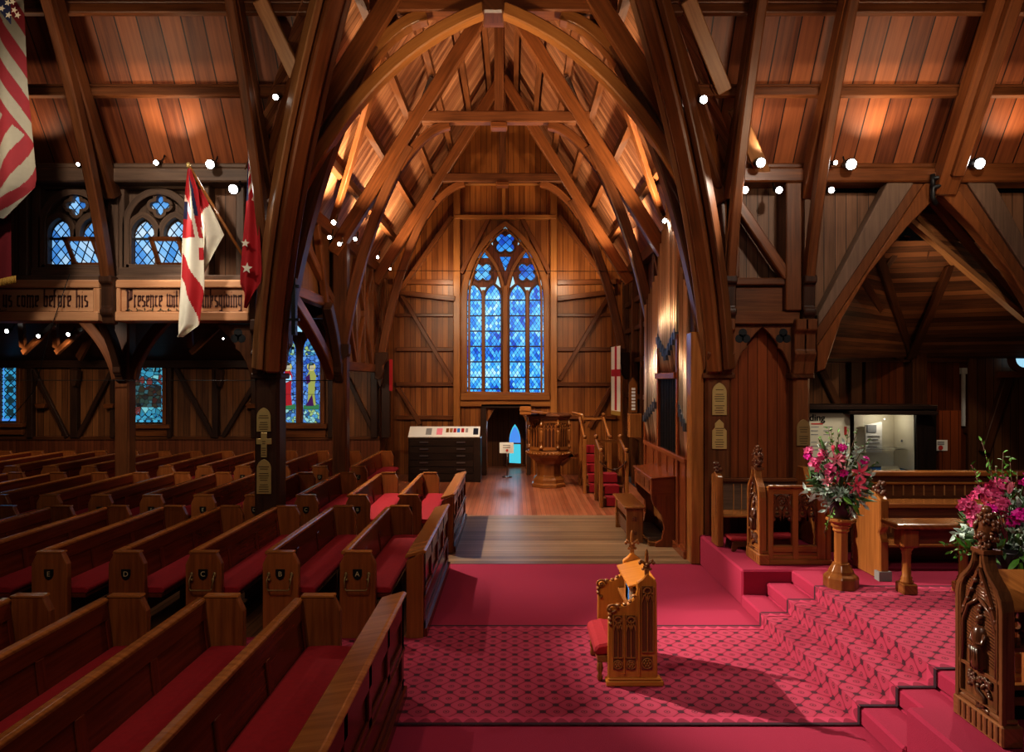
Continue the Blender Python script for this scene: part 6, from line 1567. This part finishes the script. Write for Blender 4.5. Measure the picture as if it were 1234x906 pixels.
# ================================================================ LAMPS
LAMPS = []
def lamp_fixture(px, py, d, label, r=.05, aim=(0, -1, -.35), group='ceiling spotlights', big=True, strength='lamp_on'):
    p = W(px, py, d); a = V(aim).normalized(); t = thing('spotlight', label, 'spotlight', p, group)
    rot = a.to_track_quat('Z', 'Y').to_matrix()
    def tf(m):
        for i, v in enumerate(m.v): m.v[i] = p+rot@v
        return m
    m = MB(); m.lathe([(r*.55, -.16), (r*.9, -.15), (r*1.15, -.03), (r*1.22, .0)], 14); tf(m).build('housing', 'black', t)
    m = MB(); m.blob((0, 0, .0), (r, r, r*.45), 12, 6); tf(m).build('lens', strength, t)
    m = MB(); m.tube([p-a*.12, p-a*.16+V((0, .05, .06)), p-a*.12+V((0, .12, .14))], .012, 6); m.build('bracket', 'black', t)
    return p
FX = [
 (332, 117, 8.9, 'small spotlight high beside the valley rib left of the crossing', .045),
 (253, 198, 9.3, 'bright spotlight above the white ensign', .07), (281, 228, 9.25, 'brightest spotlight between the two ensigns', .075),
 (188, 196, 9.45, 'spotlight above the second clerestory window', .04), (94, 198, 9.45, 'small spotlight above the first clerestory window', .028),
 (402, 268, 11.0, 'topmost of the four spotlights on the left transept wall', .045), (397, 286, 11.3, 'left lower spotlight of the cluster on the left transept wall', .038),
 (409, 294, 11.6, 'lowest spotlight of the cluster on the left transept wall', .038), (428, 288, 12.3, 'right spotlight of the cluster on the left transept wall', .038),
 (455, 310, 15.0, 'small spotlight far back on the left transept wall', .038), (470, 324, 16.8, 'farthest tiny spotlight on the left transept wall', .03),
 (848, 120, 8.9, 'spotlight high beside the valley rib right of the crossing', .06), (917, 196, 9.3, 'upper spotlight of the trio above the cusped panel', .075),
 (898, 229, 9.35, 'left lower spotlight of the trio above the cusped panel', .055), (939, 229, 9.35, 'right lower spotlight of the trio above the cusped panel', .055),
 (1002, 229, 9.4, 'spotlight under the wall plate left of the triangular arch', .05), (1026, 198, 9.3, 'large bright spotlight left of the triangular arch', .085),
 (1007, 196, 9.35, 'small spotlight close left of the large bright one', .035), (1181, 197, 9.3, 'large bright spotlight right of the triangular arch apex', .085),
 (1161, 196, 9.4, 'small spotlight close right of the arch apex', .03),
 (801, 266, 11.0, 'small spotlight at the top of the organ pipes', .045), (762, 311, 14.5, 'small spotlight behind the organ pipes', .035),
 (8, 399, 15, 'aisle spotlight nearest the left edge under the lettered board', .05), (46, 405, 15, 'second aisle spotlight under the first lettered board', .045), (82, 403, 15, 'third aisle spotlight under the first lettered board', .045), (269, 408, 15, 'dim aisle spotlight beside the pierced spandrel', .025)]
for q in FX: lamp_fixture(q[0], q[1], q[2], q[3], q[4]*.8)
def lamp(kind, name, loc, target, energy, col=(1, .86, .68), size=.12, angle=60, blend=.5):
    l = bpy.data.lights.new(name, kind); l.energy = energy; l.color = col
    if kind == 'SPOT': l.spot_size = math.radians(angle); l.spot_blend = blend; l.shadow_soft_size = size
    elif kind == 'POINT': l.shadow_soft_size = size
    else: l.size = size
    o = bpy.data.objects.new(name, l); C.objects.link(o); o.location = loc
    if target is not None: o.rotation_euler = (V(target)-V(loc)).to_track_quat('-Z', 'Y').to_euler()
    return o
WARM = (1, .80, .56); NEUT = (1, .90, .76)
# key spots from the left pier towards the crossing and chancel steps
lamp('SPOT', 'key_left', (-3.85, 9.0, 5.25), (3.9, 5.6, .3), 3900, NEUT, .035, 36, .6)
lamp('SPOT', 'key_left', (-4.2, 9.05, 5.6), (1.2, 6.1, 0), 300, NEUT, .04, 44, .5)
# spots from the right
lamp('SPOT', 'key_right', (4.6, 9.0, 5.45), (1.6, 5.0, 0), 150, NEUT, .05, 60, .5)
lamp('SPOT', 'key_right', (6.35, 9.0, 5.45), (4.4, 6.2, .4), 600, NEUT, .05, 60, .5)
lamp('SPOT', 'key_right', (3.5, 8.95, 5.4), (-3.0, 7.5, .5), 170, NEUT, .05, 60, .6)
# transept: light on organ, end wall, floor
lamp('SPOT', 'end_wall', (-2.6, 12.6, 5.1), (1.0, 18.8, 2.6), 520, WARM, .08, 75, .7)
lamp('SPOT', 'end_wall', (2.2, 12.9, 5.1), (-1.6, 18.8, 2.6), 440, WARM, .08, 75, .7)
lamp('SPOT', 'end_wall', (-2.9, 11.2, 5.1), (2.5, 11.2, 3.4), 330, WARM, .06, 85, .6)
lamp('SPOT', 'floor', (-2.8, 11.8, 5.0), (.6, 11.8, 0), 1150, NEUT, .06, 80, .6)
lamp('SPOT', 'pulpit', (-1.6, 13.4, 5.4), (.86, 16.8, 1.2), 520, WARM, .06, 40, .6)
for x, s_ in ((-1.9, -1), (1.35, 1)): lamp('SPOT', 'end_wall', (x, 17.6, 5.2), (x+s_*.3, 18.8, 6.0), 60, WARM, .1, 130, .8)
# uplights washing the boarded roofs
for y in (10.9, 12.2, 14.6, 16.2):
    for s_ in (-1, 1): lamp('SPOT', 'roof_wash', (XC+s_*2.75, y, 5.35), (XC+s_*1.75, y+.2, 9.0), 420, WARM, .06, 115, .8)
lamp('SPOT', 'roof_wash', (XC, 8.0, 5.0), (XC, 9.8, 8.2), 260, WARM, .15, 100, .8)
for x, e in ((-7.4, 110), (-6.6, 90), (-4.7, 120), (3.4, 90), (5.0, 150), (6.9, 150), (8.4, 110)):
    lamp('SPOT', 'roof_wash', (x, 9.28, 5.62), (x, 8.6, 7.6), e*.42, WARM, .05, 120, .9)
for x, e in ((-6.0, 260), (-3.2, 150), (3.6, 200), (6.2, 260)):
    lamp('SPOT', 'roof_wash', (x, 6.4, 4.8), (x, 8.6, 7.0), e*.6, WARM, .2, 110, .9)
# walls of the nave lit from above the camera
lamp('SPOT', 'wall_wash', (-4.5, 5.0, 6.6), (-5.4, 9.8, 4.4), 520, NEUT, .2, 60, .8)
lamp('SPOT', 'wall_wash', (4.2, 5.2, 6.6), (4.8, 9.8, 3.8), 420, NEUT, .2, 80, .8)
# aisle
for px in (8, 46, 82, 269, 390): lamp('SPOT', 'aisle', W(px, 412, 15), W(px, 520, 16.8), 42, WARM, .05, 120, .8)
lamp('SPOT', 'aisle', (-5.5, 12.0, 4.0), (-5.0, 15.5, 0), 160, NEUT, .1, 110, .8)
lamp('SPOT', 'aisle', (-8.5, 11.5, 4.0), (-8.8, 14.5, 0), 150, NEUT, .1, 110, .8)
lamp('SPOT', 'pews', (-4.6, 8.9, 5.3), (-3.6, 9.6, 0), 120, NEUT, .05, 80, .7)
# chapel and display case
lamp('SPOT', 'chapel', (8.2, 10.4, 3.4), (7.4, 11.2, 6.0), 22, WARM, .1, 130, .8)
lamp('POINT', 'case', (HX(1070, 10.8), 10.9, 1.98), None, 2.6, NEUT, .006)  # tiny hidden light put inside to brighten the interior
lamp('SPOT', 'sign_fill', (-4.6, 6.4, 5.0), (-5.0, 9.6, 3.7), 150, NEUT, .1, 46, .8)  # unseen spot added to brighten the lettered boards
lamp('SPOT', 'pew_fill', (-2.4, 1.2, 6.6), (-2.2, 6.0, .6), 280, WARM, .08, 56, .8)  # unseen spot added to brighten the pew ends
lamp('POINT', 'chapel', (7.2, 10.9, 2.7), None, 11, (1, .66, .36), .2)  # bare point light added to warm the boards here
lamp('SPOT', 'case', (5.2, 9.9, 2.9), (5.4, 11.0, 1.6), 22, NEUT, .1, 110, .8)
lamp('AREA', 'porch_daylight', (-.2, 20.3, 1.4), (-.2, 17, .2), 6, (.55, .75, 1), .5)
lamp('SPOT', 'desk_light', (-2.2, 1.8, 6.2), (1.0, 6.1, .5), 420, NEUT, .05, 16, .8)
lamp('SPOT', 'post_fill', (-1.6, 10.4, 4.6), (-3.6, 12.8, 4.0), 130, WARM, .06, 80, .7)  # spot added to lift the dark post and brace
lamp('SPOT', 'chapel', (5.5, 9.95, 3.4), (6.9, 10.5, 4.6), 60, WARM, .06, 70, .8)  # spot added below the sloping ceiling to brighten it
lamp('SPOT', 'floor', (1.9, 15.0, 5.2), (.3, 15.6, 0), 330, NEUT, .06, 80, .6)
lamp('SPOT', 'lattice_fill', (-1.4, 14.2, 4.4), (-3.5, 15.6, 4.0), 110, WARM, .06, 80, .8)  # spot added to brighten the cross-braced transept wall
# cool daylight from the blue window
lamp('AREA', 'window_daylight', (XC+.1, 18.5, 4.0), (XC, 12, 0), 10, (.35, .55, 1), 1.8)
lamp('AREA', 'soft_fill', (0, .5, 6.5), (0, 9, 2.0), 75, (1, .84, .70), 4.0)
lamp("SPOT", "flowers", (1.2, 2.5, 5.6), (3.5, 6.4, 1.4), 300, NEUT, .1, 50, .6)  # unseen spot added from the camera side to brighten the blooms
lamp("SPOT", "pier_fill", (-2.6, 5.6, 5.6), (-3.5, 9.7, 1.6), 90, NEUT, .1, 30, .7)  # front spots added to brighten the piers and plaques
lamp("SPOT", "pier_fill", (1.5, 5.4, 5.8), (2.9, 9.7, 2.0), 120, NEUT, .1, 34, .7)
w = bpy.data.worlds.new('world'); bpy.context.scene.world = w; w.use_nodes = True
w.node_tree.nodes['Background'].inputs[0].default_value = (.9, .8, .75, 1); w.node_tree.nodes['Background'].inputs[1].default_value = .02
# ================================================================ CAMERA
cam = bpy.data.cameras.new('camera'); cam.sensor_width = 36; cam.lens = 36*F/1234; cam.clip_end = 200
cam.shift_x = (617-CX)/1234; cam.shift_y = (CY-453)/1234
co = bpy.data.objects.new('camera', cam); C.objects.link(co); co.location = (0, 0, CAMH); co.rotation_euler = (PI/2, 0, 0)
bpy.context.scene.camera = co
vs = bpy.context.scene.view_settings
vs.view_transform = 'Standard'; vs.look = 'Medium High Contrast'; vs.exposure = 0.1
